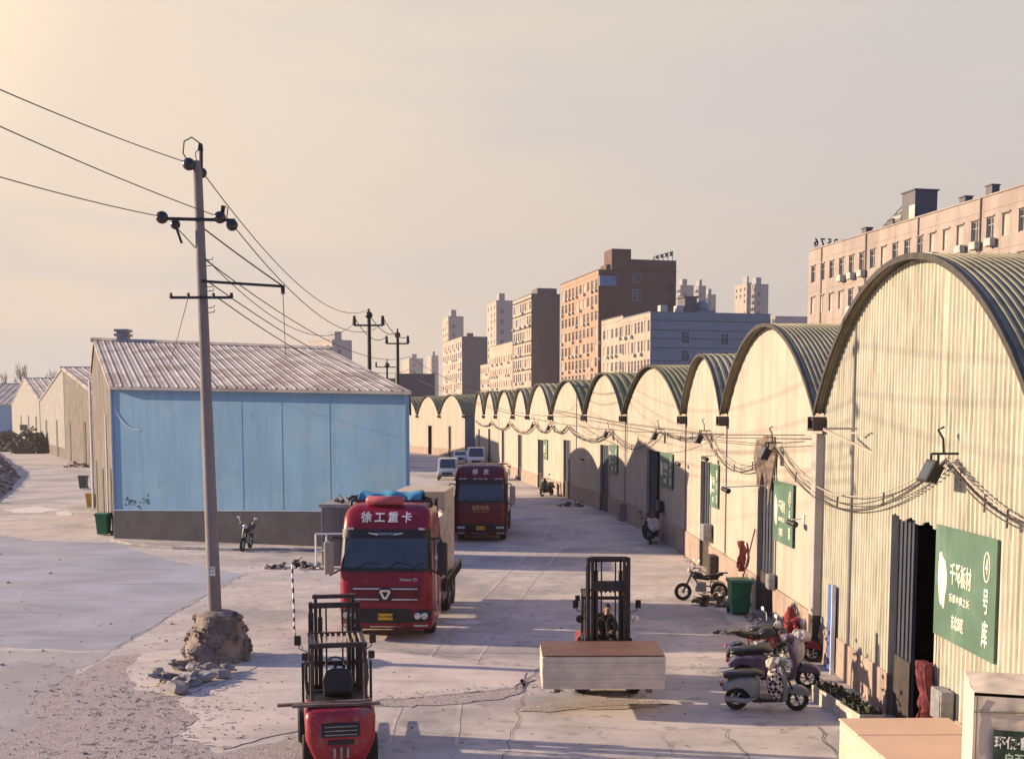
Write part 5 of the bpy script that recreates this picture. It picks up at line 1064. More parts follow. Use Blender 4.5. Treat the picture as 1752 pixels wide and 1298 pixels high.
F2 = forklift(Vector((2.06, 26.95, 0)), R(180), 'forklift facing the camera carrying a stack of plywood boards', 2.98, 'front')
FM = Matrix.Translation(F1.location) @ Matrix.Rotation(F1.rotation_euler.z, 4, 'Z')
for k, (x0, x1, y, z, rz, lab) in enumerate(((-1.05, .55, .42, 1.075, .04, 'longer plank lying across the rear of the near forklift'), (-.8, .68, .27, 1.07, -.03, 'shorter plank lying across the rear of the near forklift'))):
    b = MB(); b.box(x0, x1, -.05, .05, 0, .045); tag(placed(b.build('plank', mat('grey_plank', (.13, .09, .08), .85, 0, .3, 5), None, .006), 0, y, z, FM, rz), lab, 'plank', 'planks on the near forklift')
# plywood load on the second forklift
zl_ = .56; b = MB(); layered(b, -1.23, 1.23, -.62, .66, 0, .66, .022, 9, .008); o = b.build('plywood_stack', mat('pale_plywood', (.66, .58, .49), .8, 0, .1, 3, streak=None)); o.location = (1.83, 23.62, zl_); o.rotation_euler = (R(1.5), 0, R(.8)); tag(o, 'wide stack of pale plywood carried on the forks of the second forklift', 'plywood')
b = MB(); b.box(-1.235, 1.21, -.64, .66, 0, .018); o = b.build('cover_board', mat('brown_board', (.17, .085, .06), .6, 0, .12, 1.5)); o.location = (1.83, 23.62, zl_ + .672); o.rotation_euler = (R(1.5), 0, R(.8)); tag(o, 'brown film faced board lying on top of the carried plywood', 'board')
for s in (-1, 1):
    b = MB(); b.box(-.06, .06, -.6, .6, -.09, -.01); o = b.build('bearer', mat('grey_plank', (.13, .09, .08))); o.location = (1.83 + s * .92, 23.62, zl_ - .0); tag(o, '%s timber bearer under the carried plywood' % ('left hand' if s < 0 else 'right hand'), 'bearer', 'bearers under the carried plywood')
# ------------------------------------------------------------------ driver
m_skin = mat('skin', (.42, .22, .15), .6, 0, .08, 8); m_cloth = mat('dark_jacket', (.02, .02, .026), .85, 0, .25, 6); m_trs = mat('dark_trousers', (.025, .026, .035), .85, 0, .2, 6); m_hair = mat('black_hair', (.012, .010, .010), .6)
def skin_obj(name, joints, edges, m, parent, sub=2):
    me = bpy.data.meshes.new(name); me.from_pydata([j[0] for j in joints], edges, []); me.materials.append(m); o = bpy.data.objects.new(name, me); COL.objects.link(o); o.parent = parent
    sk = o.modifiers.new('skin', 'SKIN'); sk.use_smooth_shade = True
    for v, j in zip(me.skin_vertices[0].data, joints): v.radius = j[1] if isinstance(j[1], tuple) else (j[1], j[1])
    me.skin_vertices[0].data[0].use_root = True
    if sub: s_ = o.modifiers.new('sub', 'SUBSURF'); s_.levels = sub; s_.render_levels = sub
    return o
# driver sits on F2: world frame, facing -Y (towards camera)
dp = Vector((2.06 - .02, 26.95 - 1.16, .98)); person = thing('person', dp, 0, 'driver in dark clothes leaning on the wheel of the plywood forklift', 'person')
# joints: pelvis, belly, chest, neck, head low ; arms and legs
J = [((0, 0, .08), (.15, .12)), ((0, -.03, .24), (.14, .11)), ((.01, -.08, .42), (.17, .12)), ((.03, -.12, .54), (.10, .09)), ((.06, -.16, .63), .052),
     ((-.19, -.09, .50), .07), ((-.27, -.24, .30), .05), ((-.16, -.45, .28), .037),
     ((.22, -.11, .50), .07), ((.28, -.28, .32), .05), ((.14, -.46, .29), .037),
     ((-.12, -.10, .04), .095), ((-.16, -.42, .07), .075), ((-.15, -.46, -.30), .05), ((-.15, -.60, -.36), .04),
     ((.12, -.10, .04), .095), ((.16, -.42, .07), .075), ((.15, -.46, -.30), .05), ((.15, -.60, -.36), .04)]
E_ = [(0, 1), (1, 2), (2, 3), (3, 4), (2, 5), (5, 6), (6, 7), (2, 8), (8, 9), (9, 10), (0, 11), (11, 12), (12, 13), (13, 14), (0, 15), (15, 16), (16, 17), (17, 18)]
skin_obj('body', J, E_, m_cloth, person)
HC = Vector((.075, -.20, .745)); HR = Matrix.Rotation(R(14), 3, 'X') @ Matrix.Rotation(R(10), 3, 'Z')
def hf(v): return HC + HR @ Vector(v)
b = MB(); vs = []; n, m_ = 18, 14
for i in range(m_ + 1):
    th = math.pi * (i + .02 * (i == 0) - .02 * (i == m_)) / m_
    for j in range(n):
        an = 2 * math.pi * j / n; x = .077 * math.sin(th) * math.cos(an); y = .095 * math.sin(th) * math.sin(an); z = .115 * math.cos(th)
        if z < 0: x *= 1 + z * 2.2; y *= 1 + z * .8
        if y < 0: y -= .022 * math.exp(-((x / .014) ** 2 + ((z + .012) / .026) ** 2)); y += .010 * math.exp(-(((abs(x) - .03) / .015) ** 2 + ((z - .018) / .012) ** 2))
        vs.append(hf((x, y, z)))
b.add(vs, [(i * n + j, (i + 1) * n + j, (i + 1) * n + (j + 1) % n, i * n + (j + 1) % n) for i in range(m_) for j in range(n)])
for s in (-1, 1): b.ball(hf((s * .078, .005, .0)), (.012, .022, .032), 8, 6)
b.tube([hf((0, .02, -.06)), Vector((.06, -.16, .60))], [.05, .055], 10)
b.build('head', m_skin, person, 0, 80)
b = MB()
for s in (-1, 1): b.ball(hf((s * .03, -.082, .018)), .009, 8, 6)
b.ball(hf((0, -.088, -.052)), (.022, .006, .005), 8, 4); b.build('eyes_and_mouth', black, person)
b = MB(); b.ball(hf((0, .018, .03)), (.085, .096, .10), 16, 10, HR); b.v = [v if (HR.transposed() @ (v - HC)).y > -.045 or (HR.transposed() @ (v - HC)).z > .06 else HC + (v - HC) * .8 for v in b.v]; b.build('hair', m_hair, person, 0, 80)
for s, w in ((-1, Vector((-.16, -.45, .28))), (1, Vector((.14, -.46, .29)))):
    hd = [((w.x, w.y, w.z), .026), ((w.x * .92, w.y - .05, w.z + .01), (.036, .018)), ((w.x * .85, w.y - .09, w.z + .015), (.036, .016))]; ed = [(0, 1), (1, 2)]
    for f in range(4):
        q = Vector((w.x * .85 + (f - 1.5) * .019, w.y - .10, w.z + .015)); L = (.03, .036, .034, .026)[f]; k = len(hd); hd += [((q.x, q.y - L * .8, q.z + .004), .009), ((q.x, q.y - L * 1.3, q.z - .02), .008), ((q.x, q.y - L * .9, q.z - .045), .0075)]; ed += [(2, k), (k, k + 1), (k + 1, k + 2)]
    k = len(hd); tx = w.x * .92 - s * .045; hd += [((tx, w.y - .05, w.z - .005), .010), ((tx - s * .008, w.y - .08, w.z - .025), .009)]; ed += [(0, k), (k, k + 1)]
    skin_obj('hand', hd, ed, m_skin, person, 1)
# ------------------------------------------------------------------ scooters and motorbikes
def scooter(loc, rz, label, col, style='retro', cat='scooter', group='scooters and motorbikes parked in the yard', sc=1.0, lean=8, name='motor_scooter', mirrors=True):
    """side profile along local X, front wheel towards +X"""
    r = thing(name, loc, rz, label, cat, group); r.scale = (sc, sc, sc); r.rotation_euler = (R(lean), 0, rz)
    body = mat('scooter_%s' % col, {'silver': (.20, .21, .22), 'purple': (.09, .065, .12), 'black': (.02, .02, .024), 'red': (.20, .015, .02), 'pink': (.34, .22, .23), 'green': (.06, .12, .10)}[col], .35, 0, .1, 3, coat=.3, dirt=((.2, .17, .15), .3), dscale=4)
    wr_ = .235 if style != 'bike' else .29; xf, xb = .62, -.60
    for x, nm in ((xf, 'front_wheel'), (xb, 'rear_wheel')):
        b = MB(); b.wheel((x, 0, wr_), wr_, .1, 'Y', .62); w = b.build(nm, rubber, r, 0, 35); h = MB(); h.rimm((x, 0, wr_), wr_ * .16, .12, 'Y')
        h.tube([(x + wr_ * .62 * math.cos(a), 0, wr_ + wr_ * .62 * math.sin(a)) for a in [2 * math.pi * j / 24 for j in range(24)]], .02, 5, True)
        for q in range(6): a = q * math.pi / 3; h.tube([(x, 0, wr_), (x + wr_ * .6 * math.cos(a), 0, wr_ + wr_ * .6 * math.sin(a))], .016, 5)
        h.build('rim', chrome, w)
    if style == 'bike':
        b = MB(); b.tube([(.3, 0, .8), (.05, 0, .5), (-.3, 0, .45), (-.35, 0, .7), (.25, 0, .78)], .03, 7); b.tube([(-.3, 0, .42), (xb, .07, wr_)], .025, 6); b.tube([(-.3, 0, .42), (xb, -.07, wr_)], .025, 6); b.tube([(-.62, 0, .78), (-.2, 0, .68), (.25, 0, .74)], .03, 7); b.build('frame', dark, r)
        b = MB(); b.prism([(-.05, .68), (.28, .72), (.34, .86), (.22, .96), (0, .92), (-.1, .80)], -.14, .14, 'XZ', .25); b.build('fuel_tank', body, r, .03, 50)
        b = MB(); b.prism([(-.72, .80), (-.1, .76), (-.08, .82), (-.4, .86), (-.75, .90)], -.13, .13, 'XZ', .12); b.build('seat', black, r, .03)
        b = MB(); b.box(-.15, .2, -.12, .12, .28, .6); b.tube([(.0, 0, .62), (.08, 0, .36)], .09, 10); b.build('engine', galv, r, .03)
        b = MB(); b.tube([(.1, -.15, .4), (-.1, -.17, .22), (-.5, -.17, .28), (-.85, -.17, .36)], [.02, .025, .045, .045], 8); b.build('exhaust', chrome, r)
        b = MB(); b.prism([(-.55, .86), (-.9, .88), (-.88, .92), (-.6, .92)], -.1, .1, 'XZ'); b.prism([(xb + .3 * math.cos(a), wr_ + .34 * math.sin(a)) for a in [.5 + .2 * k for k in range(10)]] + [(xb + .3 * math.cos(a), wr_ + .31 * math.sin(a)) for a in [2.3 - .2 * k for k in range(10)]], -.07, .07, 'XZ'); b.build('rear_mudguard', body, r)
        
    else:
        b = MB()                                         # rear body shell
        P_ = [(-.14, .30), (-.14, .66), (-.25, .74), (-.55, .73), (-.78, .66), (-.92, .52), (-.90, .42), (-.80, .47), (-.66, .52), (-.50, .50), (-.38, .40), (-.30, .28)]
        b.prism(P_, -.19, .19, 'XZ', .22); b.build('rear_body', body, r, .03, 50)
        b = MB(); b.prism([(-.84, .68), (-.6, .76), (-.3, .78), (-.08, .75), (-.04, .80), (-.2, .85), (-.5, .84), (-.82, .80), (-.9, .74)], -.15, .15, 'XZ', .15); b.build('seat', black, r, .03, 50)
        b = MB(); b.prism([(-.3, .2), (.34, .22), (.34, .29), (-.2, .30)], -.17, .17, 'XZ', .1); b.build('footboard', black, r, .02)
        b = MB()                                         # leg shield
        b.prism([(.30, .22), (.40, .26), (.42, .5), (.36, .8), (.28, .98), (.20, .98), (.28, .7), (.30, .45)], -.21, .21, 'XZ', .05); b.build('leg_shield', body, r, .03, 50)
        b = MB(); b.prism([(xf + .26 * math.cos(a), wr_ + .05 + .26 * math.sin(a)) for a in [.1 + .32 * k for k in range(9)]] + [(xf - .1, wr_ + .12), (xf + .1, wr_ + .12)], -.09, .09, 'XZ', .15); b.build('front_mudguard', body, r, .02, 50)
        b = MB(); b.tube([(-.2, -.13, .3), (-.45, -.15, .24), (-.85, -.15, .28)], [.03, .055, .06], 10); b.build('exhaust', galv, r)
        b = MB(); b.box(-.66, -.2, .08, .16, .16, .34); b.build('engine', dark, r, .03)
        b = MB(); b.prism([(.18, .96), (.26, .94), (.38, 1.02), (.34, 1.12), (.2, 1.12), (.12, 1.04)], -.12, .12, 'XZ', .25); b.build('handlebar_cover', body, r, .03, 50)
        b = MB(); b.tube([(-.9, 0, .70), (-1.0, 0, .78), (-.96, .1, .84), (-.7, .12, .86)], .012, 5); b.tube([(-.96, -.1, .84), (-.7, -.12, .86)], .012, 5); b.build('rear_rack', chrome, r)
    b = MB()
    for s in (-1, 1): b.tube([(xf, s * .07, wr_), (.44, s * .07, .62), (.30, s * .07 * (style == 'bike'), .95)], .022, 7)
    b.build('fork', dark, r)
    hz = 1.06; b = MB(); b.tube([(.12, -.36, hz), (.22, -.22, hz + .02), (.27, 0, hz - .02), (.22, .22, hz + .02), (.12, .36, hz)], .016, 7); hb = b.build('handlebar', black, r)
    b = MB(); 
    for s in (-1, 1): b.tube([(.12, s * .26, hz), (.1, s * .38, hz - .002)], .024, 8)
    b.build('grip', black, hb)
    b = MB(); b.M = Matrix.Translation((.40, 0, 1.0)) @ Matrix.Rotation(R(90), 4, 'Y'); b.lathe([(.03, -.10), (.085, -.04), (.09, .03), (.075, .045), (.01, .04)], 14); b.build('headlight', m_lens, r, 0, 40)
    if mirrors:
        for s in (-1, 1):
            b = MB(); b.tube([(.2, s * .2, hz), (.22, s * .28, hz + .16), (.16, s * .33, hz + .22)], .01, 5); b.ball((.15, s * .35, hz + .26), (.02, .075, .05), 10, 8); b.build('mirror', black if style != 'bike' or col != 'black' else white, r)
    b = MB(); b.tube([(-.1, .12, .24), (-.08, .26, .02)], .014, 5); b.build('kickstand', dark, r)
    b = MB(); b.cbox((-.93, 0, .55), (.04, .12, .07)); b.build('tail_lamp', m_fr, r, .01)
    return r
def heap(P, rx, ry, h, n, label, cols, seed=1, name='rubbish_heap', cat='rubbish', kinds='mix', big=1):
    r = thing(name, P, 0, label, cat); rr = random.Random(seed)
    for ci, (cn, cc) in enumerate(cols):
        b = MB()
        for k in range(n // len(cols)):
            a = rr.random() * 6.3; q = rr.random() ** .6; x, y = rx * q * math.cos(a), ry * q * math.sin(a); z = h * (1 - q) * rr.random() + .05; t = rr.random(); s = min(rx, ry) * rr.uniform(.08, .26) * big; z *= (1 if big == 1 else 1.3)
            if t < .45 or kinds == 'rock': b.rock((x, y, z), s, seed * 100 + k * 7 + ci, rr.uniform(.4, .9))
            elif t < .75: b.cbox((x, y, z + s * .3), (s * 2, s * rr.uniform(.4, 1.3), s * rr.uniform(.1, .6)), rr.random() * 6, rr.uniform(-.5, .5), rr.uniform(-.4, .4))
            else: b.tube([(x, y, z), (x + rr.uniform(-1, 1) * s * 3, y + rr.uniform(-1, 1) * s * 2, z + rr.random() * s * 2)], s * .12, 5)
        b.build(cn, mat('%s_%s' % (name, cn), cc, .85, 0, .35, 4), r, 0, 30)
    return r
near = []
s1 = scooter(g(1310, 1213), R(-4), 'silver retro scooter nearest the camera with a checked cloth over its shield', 'silver', sc=1.0)
s2 = scooter(g(1325, 1176), R(-10), 'purple scooter standing behind the silver one, pale cover on its handlebars', 'purple', 'modern', sc=1.12)
s3 = scooter(g(1300, 1138) + Vector((0, 0, 0)), R(14), 'black motorbike with chrome rails behind the purple scooter', 'black', 'bike', 'motorbike', sc=1.0, lean=6)
s4 = scooter(g(1345, 1128), R(-24), 'red scooter at the back of the group against the wall', 'red', 'modern', sc=1.0)
def bundle(loc, rad, m, label, cat, seed=1, name='cloth_cover', col=None):
    b = MB()
    def f(a, t):
        th = math.pi * (.03 + .94 * t); an = 2 * math.pi * a; k = 1 + .16 * noise.noise(Vector((math.cos(an) * 2 + seed, math.sin(an) * 2, t * 4))) + .05 * math.sin(an * 9 + t * 5)
        return (rad[0] * k * math.sin(th) * math.cos(an), rad[1] * k * math.sin(th) * math.sin(an), rad[2] * k * math.cos(th))
    b.grid(f, 36, 20); o = b.build(name, m, None, 0, 70); o.location = loc; return tag(o, label, cat)
def check_mat():
    m = mat('checked_cloth', (.5, .4, .36), .9); nt = m.node_tree; ck = nt.nodes.new('ShaderNodeTexChecker'); tc = nt.nodes.new('ShaderNodeTexCoord'); mp = nt.nodes.new('ShaderNodeMapping'); mp.inputs['Rotation'].default_value = (.6, .7, .5)
    nt.links.new(tc.outputs['Object'], mp.inputs[0]); nt.links.new(mp.outputs[0], ck.inputs[0]); ck.inputs['Scale'].default_value = 14; ck.inputs[1].default_value = (.62, .5, .45, 1); ck.inputs[2].default_value = (.015, .012, .015, 1); nt.links.new(ck.outputs[0], nt.nodes['Principled BSDF'].inputs['Base Color']); return m
Lc = s1.location; bundle(Lc + Vector((.16, -.20, .62)), (.19, .13, .36), check_mat(), 'checked black and white cloth hung over the silver scooter footwell', 'cloth', 3)
bundle(Lc + Vector((.12, -.12, .98)), (.16, .14, .12), mat('cream_cloth', (.5, .43, .33), .9, 0, .3, 6), 'crumpled cream cloth on the silver scooter seat front', 'cloth', 5)
m_pal = mat('pale_spotted_cover', (.52, .46, .43), .9, 0, .12, 5, speck=(14, (.22, .15, .17), .7, .62))
Lc = s2.location; bundle(Lc + Vector((.42, -.22, .95)), (.17, .13, .38), m_pal, 'pale spotted windshield quilt on the purple scooter', 'quilt', 7); bundle(Lc + Vector((.52, -.2, 1.2)), (.19, .17, .13), m_pal, 'pale hand muff over the purple scooter handlebar', 'hand muff', 8)
Lc = s4.location; bundle(Lc + Vector((.05, -.1, .95)), (.15, .14, .36), mat('red_quilt', (.26, .02, .025), .8, 0, .3, 5), 'glossy red windshield quilt on the rear scooter', 'quilt', 9)
scooter(g(1200, 1026), R(184), 'black and chrome motorbike left of the rubbish heap by the green bin', 'black', 'bike', 'motorbike', sc=.98, lean=5)
sb = scooter(g(1113, 928), R(-98), 'dark motorbike with a round pale disc before the half open door', 'black', 'modern', 'motorbike', sc=1.12, lean=4)
o = bundle(sb.location + Vector((.05, -.85, .95)), (.28, .05, .30), m_pal, 'round pale disc cover on the front of the parked motorbike', 'cover', 12)
bundle(sb.location + Vector((-.12, -.35, .6)), (.34, .3, .42), mat('black_sheet', (.02, .02, .03), .8, 0, .3, 5), 'black leg quilt over the parked motorbike front', 'quilt', 15)
scooter(g(421, 940), R(-92), 'dark motorbike with two bright mirrors before the blue hall wall', 'black', 'bike', 'motorbike', sc=1.1, lean=-5)
scooter(g(936, 848), R(-120), 'dark motorbike parked where the wall starts to bend', 'black', 'modern', 'motorbike', sc=1.2, lean=5)
scooter(g(875, 815), R(-75), 'distant motorbike just right of the dark red truck', 'black', 'bike', 'motorbike', sc=1.15, lean=3)
heap(g(978, 866), .9, .7, .3, 40, 'small dark heap of scrap by the sixth warehouse door', (('scrap', (.04, .035, .035)), ('boards', (.2, .15, .12))), 61)
# ------------------------------------------------------------------ boxes at the lower right
m_sal = mat('salmon_board', (.60, .40, .29), .6, 0, .05, 1); m_side = mat('cream_board_side', (.50, .43, .33), .7, 0, .08, 2)
Yb = at(1457, 1237, 18.2); r = thing('board_stack', (5.27, 15.3, 0), R(1), 'low stack of boards with smooth salmon top at the lower right corner', 'boards')
b = MB(); layered(b, 0, 1.72, 0, 2.95, .0, 1.16, .05, 21, .004); b.build('boards', m_side, r)
for k in range(3): b = MB(); b.box(-.01 - .004 * k, 1.74, .02 + k * .985, .995 + k * .985, 1.165, 1.20 - .006 * (k % 2)); b.build('top_board', m_sal, r, .006)
m_wrap = mat('pale_wrap', (.55, .47, .40), .55, 0, .07, 2, .15, 8, dirt=((.42, .34, .28), .4), dscale=1.4)
FLc = Vector((5.43, 13.5, 0)); a_ = R(-16); r = thing('wrapped_stack', FLc, a_, 'tall pale wrapped stack with a dark green printed label at the right edge', 'wrapped goods')
def wf(o):
    return o
b = MB(); n = 30
def face(fn): b.grid(fn, n, n)
H_ = 2.76; ws_ = 1.5; dp_ = 1.22; nz_ = lambda p: .035 * noise.noise(p * 1.9) + .018 * noise.noise(p * 6)
def fr_(a, t): p = Vector((a * ws_, 0, t * H_)); return (p.x, -nz_(p) * min(1, a * 12, (1 - a) * 12) - .0, p.z - .04 * (t == 1))
def lf_(a, t): p = Vector((0, dp_ - a * dp_, t * H_)); return (nz_(p + Vector((5, 0, 0))) * min(1, a * 12, (1 - a) * 12) * 1.2, p.y, p.z)
def rt_(a, t): return (ws_, a * dp_, t * H_)
def bk_(a, t): return (ws_ - a * ws_, dp_, t * H_)
def tp_(a, t): p = Vector((a * ws_, t * dp_, H_)); return (p.x, p.y, H_ + (.03 + nz_(p)) * min(1, a * 8, (1 - a) * 8, t * 8, (1 - t) * 8))
for f in (fr_, lf_, rt_, bk_, tp_): b.grid(f, 26, 26)
b.build('wrap', m_wrap, r, 0, 40)
b = MB(); b.tube([(.03, -.02, 0), (.03, -.02, H_ - .04)], .012, 5); b.tube([(.66, -.035, 0), (.66, -.035, 2.2)], .010, 5); b.tube([(0, -.03, H_ - .22), (ws_, -.03, H_ - .16)], .012, 5); b.build('strap', mat('strap', (.2, .18, .13), .6), r)
z0 = 1.92; b = MB(); b.box(.22, 1.2, -.055, -.04, z0, z0 + .42); lb = b.build('label_sheet', mat('dark_green_label', (.025, .05, .035), .5, 0, .5, 4), r)
text('环保·静音好材', .155, 'label_text', white, lb, face_front(.62, -.06, z0 + .27), .002, .004, .8); text('白玉兰板', .12, 'label_text', mat('pale_green_text', (.45, .55, .42), .6), lb, face_front(.56, -.06, z0 + .09), .002, .004, .9)
text('一生板材有限公司出品', .085, 'printed_line', m_dark_line, r, face_front(.66, -.055, z0 - .28), .001, 0, .75); text('TEL:400-0755-365', .08, 'printed_line', m_dark_line, r, face_front(.62, -.055, z0 - .42), .001, .001, .85)
# planters by the door
m_pln = mat('planter_side', (.44, .38, .31), .8, 0, .2, 3, dirt=((.2, .17, .13), .6), dscale=2)
m_weed = mat('dead_weed', (.06, .065, .04), .9, 0, .5, 5)
for k, (px, py, L_, rz, lab) in enumerate(((1432, 1212, 1.5, R(97), 'rear planter trough of dead weeds by the corrugated wall'), (1474, 1240, 1.0, R(97), 'front planter trough nearest the black doorway'))):
    P = g(px, py); r = thing('planter', P, rz, lab, 'planter', 'planter troughs at the wall foot'); b = MB(); w = .26
    b.box(-L_ / 2, L_ / 2, -w, -w + .04, 0, .34); b.box(-L_ / 2, L_ / 2, w - .04, w, 0, .34); b.box(-L_ / 2, -L_ / 2 + .04, -w, w, 0, .335); b.box(L_ / 2 - .04, L_ / 2, -w, w, 0, .335); b.build('trough', m_pln, r, .01)
    b = MB(); b.grid(lambda a, t: ((a - .5) * L_ * .96, (t - .5) * .46, .29 + .03 * noise.noise(Vector((a * 9, t * 5, k)))), 14, 6); b.build('soil', m_dirt, r)
    b = MB(); rr = random.Random(k)
    for q in range(150): x, y = rr.uniform(-.47, .47) * L_, rr.uniform(-.2, .2); h = rr.uniform(.03, .16); a = rr.random() * 6.3; e = Vector((math.cos(a), math.sin(a), 0)) * .06; p = Vector((x, y, .3)); b.add([p - e * .3, p + e * .3, p + e + Vector((0, 0, h)), p - e * .5 + Vector((0, .02, h * .8))], [(0, 1, 2, 3)])
    b.build('weeds', m_weed, r)
# ------------------------------------------------------------------ heaps
heap(g(1228, 1034), .95, .5, .5, 110, 'heap of bags, boards and scrap beside the green bin', (('sacks', (.30, .23, .17)), ('scrap', (.045, .045, .04)), ('boards', (.20, .13, .09)), ('leaves', (.10, .10, .05))), 4)
heap(g(512, 972), 1.4, .6, .35, 70, 'scatter of dark branches and rubble left of the grey kiosk', (('branches', (.03, .028, .035)), ('rubble', (.4, .37, .34))), 9)
heap(g(131, 799), 1.5, 1.0, .9, 60, 'small heap of filled pale and violet sacks by the left lane', (('sacks', (.40, .36, .36)), ('bags', (.13, .11, .16))), 5)
heap(g(1248, 1086), .5, .3, .12, 30, 'scrap lying on the ground behind the scooters', (('scrap', (.08, .06, .06)),), 14)
heap(g(1408, 1186), .7, .25, .1, 50, 'litter along the wall foot beside the planters', (('litter', (.10, .07, .06)), ('shards', (.3, .26, .22))), 15)
for k, (px, py, s, lab) in enumerate(((12, 770, 1, 'leftmost covered pile on the far left lane'), (40, 772, .9, 'second covered pile on the far left lane, pale'), (62, 775, 1.1, 'nearest covered pile with black cover at the lane edge'))):
    P = g(px, py); heap(P, 3.6, 2.4, 3.2, 60, lab, (('dark_sheets', (.035, .03, .035)), ('sacks', ((.30, .27, .22) if k == 1 else (.08, .075, .06)))), 20 + k, 'covered_pile', 'goods pile', big=2.2)
heap(g(8, 742) + Vector((0, 0, 0)), 9, 3, 5.0, 120, 'long dark row of stored goods before the distant blue hall', (('goods', (.03, .028, .034)), ('crates', (.09, .06, .06))), 33, 'covered_pile', 'goods pile', big=1.5)
P = g(26, 742); r = thing('awning', P, 0, 'small torn red awning above the dark goods at the far left', 'awning'); b = MB(); b.grid(lambda a, t: (a * 5 - 2.5, -1.5 * t, 6.2 - 1.4 * t - .9 * a + .15 * math.sin(a * 12)), 10, 3); b.build('sheet', mat('red_awning', (.5, .04, .06), .7), r); b = MB(); b.bar((-2.4, 0, 0), (-2.4, 0, 6.2), .12); b.bar((2.4, 0, 0), (2.4, 0, 5.3), .12); b.build('post', dark, r)
# earth bank at the left edge
b = MB(); Bk = gp([(-60, 775), (-10, 770), (18, 800), (33, 818), (14, 842), (-20, 872), (-90, 900)]); cB = sum(Bk, Vector()) / 7
b.grid(lambda a, t: tuple(cB.lerp(Bk[int(a * 6)] if a == 1 else Bk[int(a * 6)].lerp(Bk[min(6, int(a * 6) + 1)], a * 6 - int(a * 6)), 1 - t) + Vector((0, 0, 1.1 * t ** .7 + .4 * t * noise.noise(Vector((a * 14, t * 6, 1)))))), 60, 12)
tag(b.build('earth_bank', cell_mat('earth', (.05, .042, .045), (.20, .165, .15), 1.6)), kind='structure')
b = MB(); rr = random.Random(8)
for k in range(160): a = rr.random(); t = rr.random() * .6; p = cB.lerp(Bk[int(a * 6)].lerp(Bk[min(6, int(a * 6) + 1)], a * 6 - int(a * 6)), 1 - t); b.rock((p.x, p.y, .95 * t ** .7 + .05), rr.uniform(.12, .4), k, .6)
tag(b.build('bank_rubble', mat('bank_rubble', (.13, .11, .11), .9, 0, .5, 1)), 'loose rubble covering the earth bank at the left edge', 'rubble', kind='stuff')
# ------------------------------------------------------------------ kiosk, rack, kerb by the blue hall
Kc = at(550, 900, 46.5); r = thing('kiosk', (Kc.x, 46.5, 0), R(-4), 'grey concrete kiosk with a pale coping standing left of the red truck', 'kiosk')
zt_ = zat(862, Kc.x, 46.5); b = MB(); b.box(0, 3.0, 0, 4.3, 0, zt_ - .14); b.build('wall', mat('kiosk_concrete', (.17, .155, .155), .9, 0, .15, 1.5, .3, 12, streak=(2, (.07, .06, .06), .6)), r, .02)
b = MB(); b.box(-.1, 3.1, -.1, 4.4, zt_ - .14, zt_); b.build('coping', conc, r, .015)
b = MB(); b.box(.6, 1.2, -.04, -.01, 1.75, 1.85); [b.box(.35 + .3 * k, .5 + .3 * k, -.03, -.01, 1.0 + .15 * k, 1.12 + .15 * k) for k in range(3)]; b.build('marks', m_dark_line, r)
heap(Vector((Kc.x + 1.2, 47.3, zt_)), .9, .5, .3, 26, 'bits of scrap lying on the kiosk roof', (('scrap', (.05, .045, .05)),), 41)
P = g(541, 973); r = thing('pipe_rack', P, 0, 'white welded pipe rack standing in front of the kiosk', 'rack'); b = MB()
for x in (0, .42): b.tube([(x, 0, 0), (x, 0, 1.38)], .035, 7)
b.tube([(0, 0, 1.38), (1.1, 0.1, 1.38)], .035, 7); b.tube([(0, 0, 1.38), (.42, 0, 1.38)], .035, 7); b.tube([(0, 0, .7), (.42, 0, .75)], .03, 7); b.tube([(.42, 0, .1), (.62, 0, .9)], .03, 6); b.build('frame', white, r)
b = MB(); kb = gp([(196, 924), (230, 931), (300, 937), (400, 940), (480, 940), (548, 941)]); b.tube([p + Vector((0, -.35, .03)) for p in kb], .09, 6); tag(b.build('kerb', conc), kind='structure')
